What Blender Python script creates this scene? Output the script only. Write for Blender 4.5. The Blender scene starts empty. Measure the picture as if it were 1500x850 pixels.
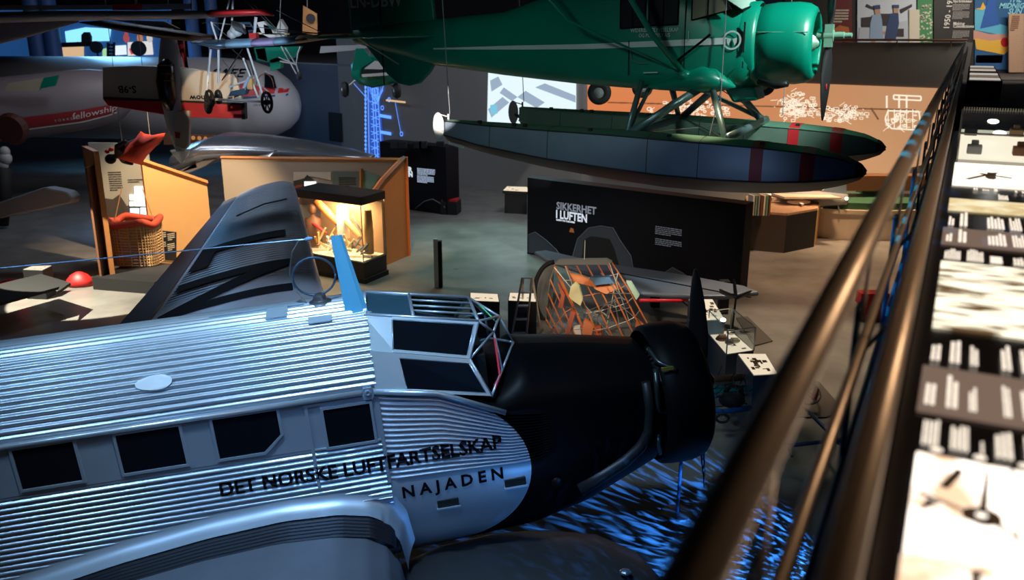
import bpy, bmesh, math, random
import numpy as np
from mathutils import Matrix, Vector
random.seed(7)
sc = bpy.context.scene
COL = sc.collection
PI = math.pi
# ------------------------------------------------------------------ camera
F, TH, H = 1300.0, math.radians(16.5), 6.0
cd = bpy.data.cameras.new('camera'); cam = bpy.data.objects.new('camera', cd); COL.objects.link(cam)
cam.location = (0, 0, H); cam.rotation_euler = (math.radians(90 - 16.5), 0, 0)
cd.sensor_width = 36; cd.lens = 36 * F / 1500; cd.clip_start = 0.05; cd.clip_end = 300
cd.dof.use_dof = True; cd.dof.focus_distance = 9.5; cd.dof.aperture_fstop = 2.0
sc.camera = cam
sc.view_settings.view_transform = 'Standard'; sc.view_settings.look = 'None'
sc.view_settings.exposure = 0.0; sc.view_settings.gamma = 1.0; sc.view_settings.use_curve_mapping = False
# ------------------------------------------------------------------ world
w = bpy.data.worlds.new('world'); sc.world = w; w.use_nodes = True
w.node_tree.nodes['Background'].inputs[0].default_value = (0.10, 0.16, 0.30, 1)
w.node_tree.nodes['Background'].inputs[1].default_value = 0.035
# ------------------------------------------------------------------ lights
def aim(o, tgt):
    d = Vector(tgt) - Vector(o.location); o.rotation_euler = d.to_track_quat('-Z', 'Y').to_euler()
def spot(loc, tgt, power, col, ang, blend=.4, r=.05, gobo=None):
    l = bpy.data.lights.new('spot_lamp', 'SPOT'); l.energy = power; l.color = col; l.spot_size = math.radians(ang)
    l.spot_blend = blend; l.shadow_soft_size = r
    o = bpy.data.objects.new('spot_lamp', l); COL.objects.link(o); o.location = loc; aim(o, tgt)
    if gobo: gobo(l)
    return o
def area(loc, tgt, power, col, sx, sy):
    l = bpy.data.lights.new('area_lamp', 'AREA'); l.energy = power; l.color = col; l.shape = 'RECTANGLE'; l.size = sx; l.size_y = sy
    o = bpy.data.objects.new('area_lamp', l); COL.objects.link(o); o.location = loc; aim(o, tgt); return o
def gobo_nodes(l):
    l.use_nodes = True; nt = l.node_tree; n = nt.nodes; em = n['Emission']
    tc = n.new('ShaderNodeTexCoord'); sp = n.new('ShaderNodeSeparateXYZ'); nt.links.new(tc.outputs['Normal'], sp.inputs[0])
    cb = n.new('ShaderNodeCombineXYZ')
    for i in (0, 1):
        d = n.new('ShaderNodeMath'); d.operation = 'DIVIDE'; nt.links.new(sp.outputs[i], d.inputs[0]); nt.links.new(sp.outputs[2], d.inputs[1])
        nt.links.new(d.outputs[0], cb.inputs[i])
    return nt, n, em, cb
def gobo_caustic(l):
    nt, n, em, cb = gobo_nodes(l)
    mp = n.new('ShaderNodeMapping'); mp.inputs['Scale'].default_value = (34, 17, 1)
    nt.links.new(cb.outputs[0], mp.inputs[0])
    t = n.new('ShaderNodeTexNoise'); t.inputs['Scale'].default_value = 1.0; t.inputs['Detail'].default_value = 1.5; t.inputs['Distortion'].default_value = .7
    nt.links.new(mp.outputs[0], t.inputs['Vector'])
    r = n.new('ShaderNodeValToRGB'); r.color_ramp.elements[0].position = .52; r.color_ramp.elements[0].color = (0, 0, 0, 1)
    r.color_ramp.elements[1].position = .70; r.color_ramp.elements[1].color = (1, 1, 1, 1)
    nt.links.new(t.outputs['Fac'], r.inputs[0])
    m = n.new('ShaderNodeMath'); m.operation = 'MULTIPLY'; m.inputs[1].default_value = 1.0
    nt.links.new(r.outputs[0], m.inputs[0]); nt.links.new(m.outputs[0], em.inputs['Strength'])
def gobo_bands(l):
    nt, n, em, cb = gobo_nodes(l)
    t = n.new('ShaderNodeTexWave'); t.inputs['Scale'].default_value = 9; t.inputs['Distortion'].default_value = 2.5
    t.bands_direction = 'Y'
    nt.links.new(cb.outputs[0], t.inputs['Vector'])
    r = n.new('ShaderNodeValToRGB'); r.color_ramp.elements[0].position = .45; r.color_ramp.elements[1].position = .8
    nt.links.new(t.outputs['Fac'], r.inputs[0]); nt.links.new(r.outputs[0], em.inputs['Strength'])

BLUEW = (.62, .82, 1.0)
# airliner roof and flank: cool white lamps up on the camera side
spot((-2.4, 5.4, 9.6), (-1.7, 8.3, 3.0), 1500, (.52, .78, 1.0), 58, .6, .35)
spot((-6.5, 4.2, 8.5), (-4.0, 7.8, 2.4), 560, (.35, .62, 1.0), 60, .6, .4)
spot((-1.6, 3.2, 8.8), (-.8, 7.6, 1.7), 620, (.16, .45, 1.0), 46, .7, .3)
spot((-2.2, 10.0, 8.6), (-3.7, 12.4, 1.8), 1900, (.56, .74, 1.0), 33, .5, .15)
# floatplane: green-white lamp on the nose
spot((7.8, 9.6, 10.5), (4.6, 14.5, 6.0), 6500, (.80, 1.0, .95), 24, .8, .2)
spot((-1.5, 8.5, 7.6), (1.0, 16.0, 5.6), 300, (.7, 1.0, .9), 50, .8, .3)  # added weak fill for the middle of the fuselage
spot((1.3, 5.4, .5), (-.3, 8.0, 1.2), 45, (.08, .36, 1.0), 75, .9, .2)  # added low blue fill on the airliner's lower flank, imitates light bounced from below
spot((2.3, 6.2, 3.4), (1.0, 8.0, .8), 520, (.04, .28, 1.0), 44, .5, .01, gobo_caustic)
spot((6.5, 11.0, 5.6), (4.2, 16.5, 4.5), 30, (.75, 1.0, .9), 50, .6, .3)
spot((1.0, 9.0, 4.6), (2.6, 14.0, 3.6), 45, (.45, .65, 1.0), 50, .6, .3)
spot((5.8, 16.5, 7.6), (4.9, 15.8, 4.2), 100, (.55, 1.0, .75), 60, .6, .2)
spot((-2.0, 11.0, 6.0), (-1.1, 16.3, 4.45), 2600, (1, .92, .86), 9, .25, .05)
# caustic projector over the floor beside the airliner
spot((4.0, 8.2, 1.75), (1.75, 10.1, -.2), 4200, (.03, .24, 1.0), 66, .3, .01, gobo_caustic)
spot((-1.4, 3.6, 8.6), (1.75, 3.9, 5.45), 2200, (.0, .45, 1.0), 24, .2, .01, gobo_bands)
# exhibits
spot((-7.0, 20.7, 6.6), (-8.6, 23.2, 1.5), 3600, (1.0, .72, .45), 56, .5, .1)
spot((4.6, 14.4, 6.2), (3.7, 12.9, .2), 1600, (1.0, .82, .6), 34, .5, .1)
spot((-2.6, 18.0, 8.8), (-3.4, 22.8, 1.2), 2000, (1.0, .62, .32), 22, .6, .1)
spot((-12.2, 17.6, 5.6), (-9.7, 19.7, 0), 8000, (1.0, .93, .72), 32, .10, .02)
spot((.3, 13.4, 3.9), (1.6, 17.2, 1.5), 520, (1.0, .76, .52), 46, .7, .15)
spot((6.2, 18.4, 6.5), (5.4, 16.4, 0), 1900, (1.0, .74, .50), 54, .7, .3)
spot((2.6, 13.6, 6.4), (3.7, 14.2, .8), 420, (1.0, .78, .5), 30, .6, .1)
spot((10.4, 25.5, 8.0), (10.4, 27.4, 0), 5000, (1.0, .68, .40), 70, .8, .4)
spot((8.2, 22.0, 6.8), (8.0, 22.6, 0), 1900, (1.0, .62, .36), 80, .8, .3)
area((2.0, 27.0, 8.5), (-1.5, 31.0, 1.5), 260, (.80, .85, .95), 4, 2)
spot((-.6, 26.5, 7.0), (-.6, 24.5, 0), 1500, (.45, .90, .80), 75, .9, .5)
area((-10.5, 27.0, 9.0), (-11.0, 34.0, 3.5), 150, (.85, .74, .74), 5, 2)
spot((-5.0, 28.0, 7.5), (-8.8, 34.0, 3.2), 260, (.7, .85, 1.0), 30, .6, .3)
spot((-5.6, 12.0, 5.4), (-6.6, 20.0, 4.5), 1300, (1.0, .78, .56), 10, .2, .03)
spot((-3.0, 11.0, 6.3), (-5.3, 18.0, 5.5), 1600, (.72, .86, 1.0), 15, .4, .05)
area((-9.0, 22.5, 8.5), (-6.5, 27.0, 2.2), 240, (.70, .84, 1.0), 2.5, 1)
area((17.5, 29.0, 8.0), (17.5, 34.0, 5.8), 330, (1.0, .90, .78), 4, 1)
area((3.2, 2.6, 7.4), (.8, 2.0, 5.4), 42, (1.0, .72, .46), .5, .5)
# ------------------------------------------------------------------ projection helpers (photo pixel -> world point)
cT, sT = math.cos(TH), math.sin(TH)
def ray(x, y):
    a, b = (x - 750) / F, (425 - y) / F
    return np.array([a, cT + b * sT, -sT + b * cT])
CC = np.array([0, 0, H])
def PZ(x, y, z): r = ray(x, y); return CC + r * ((z - H) / r[2])
def PY(x, y, Y): r = ray(x, y); return CC + r * (Y / r[1])
class Frame:
    def __init__(s, o, f):
        f = np.array(f, float); f /= np.linalg.norm(f); l = np.cross([0, 0, 1], f); l /= np.linalg.norm(l); u = np.cross(f, l)
        s.o = np.array(o, float); s.R = np.array([f, l, u]).T
    def un(s, x, y, ax, val):
        r = ray(x, y); n = s.R[:, ax]; t = (val - (CC - s.o) @ n) / (r @ n); return s.R.T @ (CC + r * t - s.o)
    def loc(s, p): return s.R.T @ (np.array(p) - s.o)
    def w(s, p): return s.o + s.R @ np.array(p, float)
    def mat(s):
        m = Matrix.Identity(4)
        for i in range(3):
            for j in range(3): m[i][j] = s.R[i, j]
            m[i][3] = s.o[i]
        return m
# ------------------------------------------------------------------ materials
MATS = {}
def mat(name, col, rough=.5, metal=0, emit=None, es=1, alpha=1, noise=0, nscale=8, bump=0, bscale=40, trans=0, spec=.5):
    if name in MATS: return MATS[name]
    m = bpy.data.materials.new(name); m.use_nodes = True; nt = m.node_tree; b = nt.nodes['Principled BSDF']
    b.inputs['Base Color'].default_value = (*col, 1); b.inputs['Roughness'].default_value = rough; b.inputs['Metallic'].default_value = metal
    b.inputs['Specular IOR Level'].default_value = spec
    if emit: b.inputs['Emission Color'].default_value = (*emit, 1); b.inputs['Emission Strength'].default_value = es
    if alpha < 1: b.inputs['Alpha'].default_value = alpha
    if trans: b.inputs['Transmission Weight'].default_value = trans; b.inputs['IOR'].default_value = 1.1
    if noise or bump:
        tc = nt.nodes.new('ShaderNodeTexCoord')
    if noise:
        t = nt.nodes.new('ShaderNodeTexNoise'); t.inputs['Scale'].default_value = nscale; t.inputs['Detail'].default_value = 5
        nt.links.new(tc.outputs['Object'], t.inputs['Vector'])
        mx = nt.nodes.new('ShaderNodeMix'); mx.data_type = 'RGBA'
        mx.inputs['A'].default_value = (*[c * (1 - noise) for c in col], 1); mx.inputs['B'].default_value = (*[min(1, c * (1 + noise)) for c in col], 1)
        nt.links.new(t.outputs['Fac'], mx.inputs['Factor']); nt.links.new(mx.outputs['Result'], b.inputs['Base Color'])
        if emit: nt.links.new(mx.outputs['Result'], b.inputs['Emission Color'])
    if bump:
        t = nt.nodes.new('ShaderNodeTexNoise'); t.inputs['Scale'].default_value = bscale; t.inputs['Detail'].default_value = 4
        nt.links.new(tc.outputs['Object'], t.inputs['Vector'])
        bp = nt.nodes.new('ShaderNodeBump'); bp.inputs['Strength'].default_value = bump; bp.inputs['Distance'].default_value = .02
        nt.links.new(t.outputs['Fac'], bp.inputs['Height']); nt.links.new(bp.outputs['Normal'], b.inputs['Normal'])
    MATS[name] = m; return m
def em(name, col, es, noise=0, nscale=8): return mat(name, (.02, .02, .02) if not noise else col, .6, 0, col, es, noise=noise, nscale=nscale)
M = dict(
 alu=mat('aluminium', (.62, .70, .78), .32, .62, noise=.12, nscale=3, bump=.04, bscale=12),
 alu_smooth=mat('smooth_aluminium', (.50, .58, .68), .42, .55, noise=.12, nscale=2.5, bump=.06, bscale=5),
 alu_dark=mat('dull_aluminium', (.16, .18, .22), .5, .5, noise=.2, nscale=3),
 black=mat('black_paint', (.003, .003, .004), .5, 0, spec=.12),
 matte_black=mat('matte_black', (.006, .006, .007), .7),
 tyre=mat('rubber', (.015, .015, .015), .7),
 letter=mat('black_lettering', (.004, .005, .008), .7, spec=.1),
 glass_dark=mat('dark_window_glass', (.006, .008, .012), .12, 0),
 steel=mat('steel', (.45, .45, .46), .3, .9),
 blue_mast=mat('pale_blue_paint', (.10, .42, .66), .45),
 green=mat('green_paint', (.0, .21, .135), .34, 0, noise=.12, nscale=2),
 green_light=mat('grey_green_paint', (.16, .30, .22), .45, .2),
 floatm=mat('float_metal', (.26, .32, .40), .42, .35, noise=.15, nscale=3),
 floatdark=mat('float_bottom', (.05, .04, .045), .45, .3),
 deck=mat('float_deck', (.12, .24, .17), .5, .3),
 white=mat('white_paint', (.75, .73, .70), .4), cream=mat('cream_paint', (.62, .52, .40), .45),
 white_dull=mat('dull_white_paint', (.42, .42, .44), .5, noise=.08, nscale=2),
 red=mat('red_paint', (.55, .02, .025), .45), redfab=mat('red_fabric', (.85, .05, .02), .75, bump=.3, bscale=8),
 orange_wood=mat('orange_board', (.52, .20, .055), .6, noise=.1, nscale=12), cream_wood=mat('pale_orange_board', (.72, .42, .17), .6, noise=.05, nscale=5),
 brown=mat('brown_board', (.16, .06, .025), .6), orange=mat('orange_primer', (.75, .20, .05), .5, noise=.15, nscale=6),
 orange_dark=mat('red_primer', (.45, .07, .02), .55), yellow=mat('pale_yellow_paint', (.75, .68, .36), .5),
 wicker=mat('wicker', (.42, .24, .11), .8, noise=.3, nscale=30), navy=mat('navy_paint', (.02, .05, .16), .5),
 bluesteel=mat('blue_steel', (.08, .14, .22), .35, .5), brass=mat('satin_handrail', (.50, .37, .27), .36, .5, noise=.1, nscale=60),
 paper=mat('print_paper', (.62, .56, .47), .7), grey=mat('grey_paint', (.25, .25, .26), .6), blue=mat('blue_paint', (.02, .12, .4), .5),
 teal=mat('teal_tube', (.0, .30, .32), .35), purple=mat('lilac_fabric', (.42, .36, .66), .6), sky=mat('sky_blue_fabric', (.25, .48, .70), .6),
 ochre=mat('ochre_fabric', (.62, .36, .14), .6), text=em('pale_text', (.80, .88, 1.0), .8), textdim=em('dim_text', (.35, .40, .48), .35),
 wtext=mat('white_lettering', (.62, .68, .66), .6),
)
def glass_mat():
    m = bpy.data.materials.new('clear_glass'); m.use_nodes = True; nt = m.node_tree; n = nt.nodes
    for x in list(n): n.remove(x)
    o = n.new('ShaderNodeOutputMaterial'); tr = n.new('ShaderNodeBsdfTransparent'); gl = n.new('ShaderNodeBsdfGlossy'); mx = n.new('ShaderNodeMixShader'); fr = n.new('ShaderNodeLayerWeight'); fr.inputs[0].default_value = .18; cl = n.new('ShaderNodeMath'); cl.operation = 'MULTIPLY'; cl.inputs[1].default_value = .45
    tr.inputs[0].default_value = (.86, .92, .93, 1); gl.inputs['Roughness'].default_value = .06; nt.links.new(fr.outputs['Facing'], cl.inputs[0])
    nt.links.new(cl.outputs[0], mx.inputs[0]); nt.links.new(tr.outputs[0], mx.inputs[1]); nt.links.new(gl.outputs[0], mx.inputs[2]); nt.links.new(mx.outputs[0], o.inputs[0])
    return m
M['glass'] = glass_mat()
def floor_mat(name, c1, c2, rough):
    m = bpy.data.materials.new(name); m.use_nodes = True; nt = m.node_tree; b = nt.nodes['Principled BSDF']
    tc = nt.nodes.new('ShaderNodeTexCoord'); t = nt.nodes.new('ShaderNodeTexNoise'); t.inputs['Scale'].default_value = .9; t.inputs['Detail'].default_value = 8; t.inputs['Roughness'].default_value = .65
    nt.links.new(tc.outputs['Object'], t.inputs['Vector'])
    r = nt.nodes.new('ShaderNodeValToRGB'); r.color_ramp.elements[0].position = .3; r.color_ramp.elements[1].position = .72
    r.color_ramp.elements[0].color = (*c1, 1); r.color_ramp.elements[1].color = (*c2, 1)
    nt.links.new(t.outputs['Fac'], r.inputs[0]); nt.links.new(r.outputs[0], b.inputs['Base Color'])
    b.inputs['Roughness'].default_value = rough
    t2 = nt.nodes.new('ShaderNodeTexNoise'); t2.inputs['Scale'].default_value = 2.5; t2.inputs['Detail'].default_value = 6
    nt.links.new(tc.outputs['Object'], t2.inputs['Vector'])
    mr = nt.nodes.new('ShaderNodeMapRange'); mr.inputs['To Min'].default_value = rough - .1; mr.inputs['To Max'].default_value = rough + .18
    nt.links.new(t2.outputs['Fac'], mr.inputs['Value']); nt.links.new(mr.outputs[0], b.inputs['Roughness'])
    return m
M['floor'] = floor_mat('polished_concrete', (.15, .14, .13), (.26, .245, .225), .30)
M['carpet'] = floor_mat('gallery_floor', (.06, .05, .045), (.10, .085, .08), .7)
M['wall'] = mat('grey_wall', (.22, .21, .20), .8, bump=.1, bscale=60)
# ------------------------------------------------------------------ mesh builder
XF = {}
class MB:
    def __init__(s): s.v = []; s.f = []; s.mi = []
    def add(s, vs, fs, mi=0):
        b = len(s.v); s.v += [tuple(float(c) for c in p) for p in vs]; s.f += [tuple(b + i for i in f) for f in fs]; s.mi += [mi] * len(fs); return s
    def box(s, c, d, rz=0, mi=0, top=None):
        x, y, z = d[0] / 2, d[1] / 2, d[2] / 2; ca, sa = math.cos(rz), math.sin(rz); vs = []
        for k in (-1, 1):
            q = top if (top and k > 0) else 1
            for i, j in ((-1, -1), (1, -1), (1, 1), (-1, 1)):
                a, b_ = i * x * q, j * y * q; vs.append((c[0] + a * ca - b_ * sa, c[1] + a * sa + b_ * ca, c[2] + k * z))
        return s.add(vs, [(3, 2, 1, 0), (4, 5, 6, 7), (0, 1, 5, 4), (1, 2, 6, 5), (2, 3, 7, 6), (3, 0, 4, 7)], mi)
    def tube(s, pts, r, n=8, mi=0, flat=None):
        pts = [np.array(p, float) for p in pts]; rings = []; up = None
        rs = r if isinstance(r, (list, tuple)) else [r] * len(pts)
        for i, p in enumerate(pts):
            t = pts[min(i + 1, len(pts) - 1)] - pts[max(i - 1, 0)]; t = t / (np.linalg.norm(t) + 1e-9)
            if up is None: up = np.array([0, 0, 1.]) if abs(t[2]) < .9 else np.array([1., 0, 0])
            a = np.cross(t, up); a /= np.linalg.norm(a) + 1e-9; b = np.cross(a, t); up = b
            fa, fb = (1, 1) if flat is None else flat
            rings.append([p + rs[i] * (fa * math.cos(2 * PI * k / n) * a + fb * math.sin(2 * PI * k / n) * b) for k in range(n)])
        return s.loft(rings, mi=mi)
    def loft(s, rings, cap=True, closed=True, mi=0):
        n = len(rings[0]); b = len(s.v); vs = [p for r in rings for p in r]; fs = []
        for i in range(len(rings) - 1):
            for k in range(n if closed else n - 1):
                fs.append((i * n + k, i * n + (k + 1) % n, (i + 1) * n + (k + 1) % n, (i + 1) * n + k))
        if cap and closed: fs.append(tuple(range(n))[::-1]); fs.append(tuple((len(rings) - 1) * n + k for k in range(n)))
        return s.add(vs, fs, mi)
    def lathe(s, prof, o, ax, n=24, mi=0, cap=False):
        ax = np.array(ax, float); ax /= np.linalg.norm(ax); a = np.cross(ax, [0, 0, 1.] if abs(ax[2]) < .9 else [1., 0, 0]); a /= np.linalg.norm(a); b = np.cross(ax, a); o = np.array(o, float)
        return s.loft([[o + ax * h + r * (math.cos(2 * PI * k / n) * a + math.sin(2 * PI * k / n) * b) for k in range(n)] for r, h in prof], cap=cap, mi=mi)
    def prism(s, poly, ext, mi=0):
        n = len(poly); e = np.array(ext, float); vs = [np.array(p, float) for p in poly]; vs += [p + e for p in vs]
        return s.add(vs, [tuple(range(n))[::-1], tuple(range(n, 2 * n))] + [(i, (i + 1) % n, n + (i + 1) % n, n + i) for i in range(n)], mi)
    def ell(s, c, r, n=12, m=8, mi=0):
        rings = []
        for i in range(m + 1):
            t = -PI / 2 + PI * i / m; q = max(math.cos(t), .02)
            rings.append([(c[0] + r[0] * q * math.cos(2 * PI * k / n), c[1] + r[1] * q * math.sin(2 * PI * k / n), c[2] + r[2] * math.sin(t)) for k in range(n)])
        return s.loft(rings, mi=mi)
    def build(s, name, m, parent=None, smooth=False, world=False, bevel=0, kind=None, solid=0, label=None):
        me = bpy.data.meshes.new(name); vs = s.v
        if world and parent is not None:
            inv = XF[parent.name].inverted(); vs = [tuple(inv @ Vector(p)) for p in vs]
        me.from_pydata(vs, [], s.f)
        ms = m if isinstance(m, (list, tuple)) else [m]
        for q in ms: me.materials.append(q)
        me.polygons.foreach_set('material_index', s.mi)
        if smooth: me.polygons.foreach_set('use_smooth', [True] * len(s.f))
        bm = bmesh.new(); bm.from_mesh(me); bmesh.ops.recalc_face_normals(bm, faces=bm.faces); bm.to_mesh(me); bm.free()
        if smooth == 'auto': me.set_sharp_from_angle(angle=math.radians(40))
        o = bpy.data.objects.new(name, me); COL.objects.link(o)
        if parent is not None: o.parent = parent
        if parent is not None and parent.name in XF: XF[o.name] = XF[parent.name]
        if bevel: b = o.modifiers.new('bevel', 'BEVEL'); b.width = bevel; b.segments = 2; b.limit_method = 'ANGLE'
        if solid: b = o.modifiers.new('solid', 'SOLIDIFY'); b.thickness = solid
        if kind: o['kind'] = kind
        if label: o['label'] = label
        return o
def thing(name, label, cat, loc=(0, 0, 0), rz=0, group=None, frame=None):
    o = bpy.data.objects.new(name, None); COL.objects.link(o); o.empty_display_size = .1
    m = frame.mat() if frame else Matrix.Translation(Vector(tuple(float(c) for c in loc))) @ Matrix.Rotation(rz, 4, 'Z')
    o.matrix_world = m; XF[o.name] = m; o['label'] = label; o['category'] = cat
    if group: o['group'] = group
    return o
def tag(o, label, cat, group=None, kind=None):
    o['label'] = label; o['category'] = cat
    if group: o['group'] = group
    if kind: o['kind'] = kind
    return o
def struct(mb, name, m, **k): o = mb.build(name, m, **k); o['kind'] = 'structure'; return o
def copy_thing(o, m, label):
    def rec(a, par):
        c = a.copy(); COL.objects.link(c); c.parent = par
        for ch in list(a.children): rec(ch, c)
        return c
    c = rec(o, None); c.matrix_world = m; c['label'] = label; XF[c.name] = m; return c
def text_mesh(st, size, offset=.0, depth=0, align='LEFT', spacing=1.0):
    cu = bpy.data.curves.new('t', 'FONT'); cu.body = st; cu.size = size; cu.offset = offset; cu.extrude = depth; cu.resolution_u = 2; cu.align_x = align; cu.space_character = spacing
    o = bpy.data.objects.new('t', cu); me = bpy.data.meshes.new_from_object(o); bpy.data.objects.remove(o)
    return me
def lettering(st, fn, size, m, parent, name='lettering', cut=0, offset=0, align='LEFT', spacing=1.0, shear=0, width=None, depth=0, world=False):
    if world and parent is not None:
        inv_ = XF[parent.name].inverted(); fn0 = fn; fn = lambda u, v: tuple(inv_ @ Vector([float(c) for c in fn0(u, v)]))
    me = text_mesh(st, size, offset, depth, align, spacing); bm = bmesh.new(); bm.from_mesh(me)
    if width:
        xs = [v.co.x for v in bm.verts]; k = width / (max(xs) - min(xs))
        for v in bm.verts: v.co.x *= k
    if cut:
        y = min(v.co.y for v in bm.verts); y1 = max(v.co.y for v in bm.verts)
        while y < y1:
            y += cut; bmesh.ops.bisect_plane(bm, geom=bm.verts[:] + bm.edges[:] + bm.faces[:], plane_co=(0, y, 0), plane_no=(0, 1, 0))
    for v in bm.verts: v.co = Vector([float(c) for c in fn(v.co.x + shear * v.co.y, v.co.y)]) + Vector((0, 0, 0))
    bm.to_mesh(me); bm.free(); me.materials.clear(); me.materials.append(m)
    o = bpy.data.objects.new(name, me); COL.objects.link(o); o.parent = parent
    return o
def text_lines(mb, org, ux, uy, rows, wid, hgt, rng=random, fill=.55, mi=0, n=None):
    """small unreadable print: rows of short flat strips, org = top left corner"""
    org = np.array(org, float); ux = np.array(ux, float); uy = np.array(uy, float)
    for r in range(rows):
        x = 0; y0 = r * hgt / rows; y1 = y0 + hgt / rows * fill; end = wid * (1 if r < rows - 1 else .6)
        while x < end:
            L = wid * rng.uniform(.05, .16); x1 = min(x + L, end)
            mb.add([org + ux * x - uy * y0, org + ux * x1 - uy * y0, org + ux * x1 - uy * y1, org + ux * x - uy * y1], [(0, 1, 2, 3)], mi); x = x1 + wid * .02
def wall_frame(p0, dirx):  # local x along wall, y up : returns fn(a,b,off)
    p0 = np.array(p0, float); d = np.array([dirx[0], dirx[1], 0.]); d /= np.linalg.norm(d); n = np.array([d[1], -d[0], 0])
    return lambda a, b, off=0: p0 + d * a + np.array([0, 0, b]) + n * off

# ================================================================== SETTING
struct(MB().add([(-45, -6, 0), (30, -6, 0), (30, 62, 0), (-45, 62, 0)], [(0, 1, 2, 3)]), 'floor', M['floor'])
class Wall:
    def __init__(s, p0, d):
        s.p0 = np.array([p0[0], p0[1], 0.]); s.d = np.array([d[0], d[1], 0.]); s.d /= np.linalg.norm(s.d); s.n = np.array([s.d[1], -s.d[0], 0])
    def P(s, a, b, off=0): return s.p0 + s.d * a + np.array([0, 0, b]) + s.n * off
    def px(s, x, y, off=0): r = ray(x, y); t = ((s.p0 + s.n * off - CC) @ s.n) / (r @ s.n); q = CC + r * t - s.p0; return float(q @ s.d), float(q[2])
WL = Wall((-4.3, 37.13), (1, -.893)); a5 = WL.px(500, 200)[0]; ac = WL.px(853, 200)[0]
cx_, cy_, _ = WL.P(ac, 0); WR = Wall((cx_, cy_), (15.6 - cx_, 29.9 - cy_)); aR = WR.px(1420, 64)[0]
def Wp(a, b, off=0): return WL.P(a, b, off)
def WP(x, y, off=0): return WL.px(x, y, off)
struct(MB().prism([Wp(a5, 0), Wp(ac, 0), Wp(ac, 5.52), Wp(a5, 5.52)], WL.n * -.3), 'wall_back', M['wall'])
struct(MB().prism([WR.P(0, 0), WR.P(aR + .1, 0), WR.P(aR + .1, 5.52), WR.P(0, 5.52)], WR.n * -.3), 'wall_back_right', M['wall'])
mw2 = mat('blue_grey_wall', (.10, .115, .16), .8)
struct(MB().prism([Wp(-30, 0), Wp(a5, 0), Wp(a5, 4.4), Wp(-30, 4.4)], WL.n * -.3), 'wall_left', mw2)
struct(MB().prism([Wp(-30, 4.4), Wp(a5 + 2, 4.4), Wp(a5 + 2, 4.4, -14), Wp(-30, 4.4, -14)], (0, 0, .05)), 'trim_1', M['grey'])
# dark upper walls
struct(MB().add([(-45, 62, 4.3), (12, 50, 4.3), (12, 50, 14), (-45, 62, 14)], [(0, 1, 2, 3)]), 'wall_upper', M['matte_black'])
struct(MB().box((-5, 25, 14), (90, 90, .2)), 'ceiling', M['matte_black'])
# ================================================================== AIRLINER
d = ray(10300, -900); o0 = PY(552, 572, 7.6); J = Frame(o0, d); J.o = o0 + .80 * J.R[:, 1]
air = thing('airliner', 'large corrugated silver airliner with black nose filling the foreground', 'airplane', frame=J)
AMP = .0150
def sec_roof(t, x):      # t 0 ridge..1 bead ; x<=0
    a = PI / 2 * (1 - t); return np.array([.80 * math.cos(a), .68 * math.sin(a)]), np.array([math.cos(a), math.sin(a) * .8])
rows = []
NR = 17
for i in range(NR * 6 + 1):
    t = i / (NR * 6); p, n = sec_roof(t, 0); rows.append((p + n * AMP * math.cos(2 * PI * i / 6) * min(1, (1 - t) * 12)))
for z in (-.012, -.47, -.488): rows.append(np.array([.80, z]))
NS = 15
for i in range(NS * 6 + 1):
    z = -.5 - i / (NS * 6) * .85; rows.append(np.array([.80 + AMP * math.cos(2 * PI * i / 6) * min(1, i / 3), z]))
for a in np.linspace(0, PI / 2, 9)[1:]: rows.append(np.array([.80 * math.cos(a) ** .6 if a < PI / 2 else 0, -1.35 - .65 * math.sin(a)]))
rows = np.array(rows)
mb = MB()
xs = np.linspace(-5.2, 0, 14)
for sd in (-1, 1):
    mb.loft([[(x, sd * p[0], p[1]) for p in rows] for x in xs], closed=False, cap=False)
mb.build('fuselage', M['alu'], air, smooth=True)
MB().add([(-.02, s_ * p_[0] * .99, p_[1] * .985) for s_ in (1, -1) for p_ in (rows[::3] if s_ > 0 else rows[::-3])], [tuple(range(2 * len(rows[::3])))]).build('bulkhead', M['matte_black'], air)
# nose half: corrugated silver side panel with a round border, then black paint (one painted skin)
nm = bpy.data.materials.new('nose_two_tone'); nm.use_nodes = True; nt = nm.node_tree; bs = nt.nodes['Principled BSDF']
tc = nt.nodes.new('ShaderNodeTexCoord'); sp = nt.nodes.new('ShaderNodeSeparateXYZ'); nt.links.new(tc.outputs['Object'], sp.inputs[0])
def mth(op, a, b=None):
    m_ = nt.nodes.new('ShaderNodeMath'); m_.operation = op
    for i, q in enumerate((a, b)):
        if q is None: continue
        if isinstance(q, (int, float)): m_.inputs[i].default_value = q
        else: nt.links.new(q, m_.inputs[i])
    return m_.outputs[0]
ex = mth('MULTIPLY', sp.outputs[0], 1 / 1.375); ex2 = mth('MULTIPLY', ex, ex)
ez = mth('MULTIPLY', mth('ADD', sp.outputs[2], 1.05), 1 / .985); ez2 = mth('MULTIPLY', ez, ez)
inside = mth('LESS_THAN', mth('ADD', ex2, ez2), 1.0)
above = mth('GREATER_THAN', sp.outputs[2], -.20); inx = mth('LESS_THAN', sp.outputs[0], 1.0)
fac = mth('MAXIMUM', inside, mth('MULTIPLY', above, inx))
for nm_, a, b in (('Base Color', (.003, .003, .004, 1), (.62, .68, .76, 1)),):
    mx = nt.nodes.new('ShaderNodeMix'); mx.data_type = 'RGBA'; mx.inputs['A'].default_value = a; mx.inputs['B'].default_value = b
    nt.links.new(fac, mx.inputs['Factor']); nt.links.new(mx.outputs['Result'], bs.inputs[nm_])
nt.links.new(mth('MULTIPLY', fac, .58), bs.inputs['Metallic']); bs.inputs['Roughness'].default_value = .40; nt.links.new(mth('ADD', mth('MULTIPLY', fac, .42), .08), bs.inputs['Specular IOR Level'])
def interp(x, xp, fp): return float(np.interp(x, xp, fp))
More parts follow.
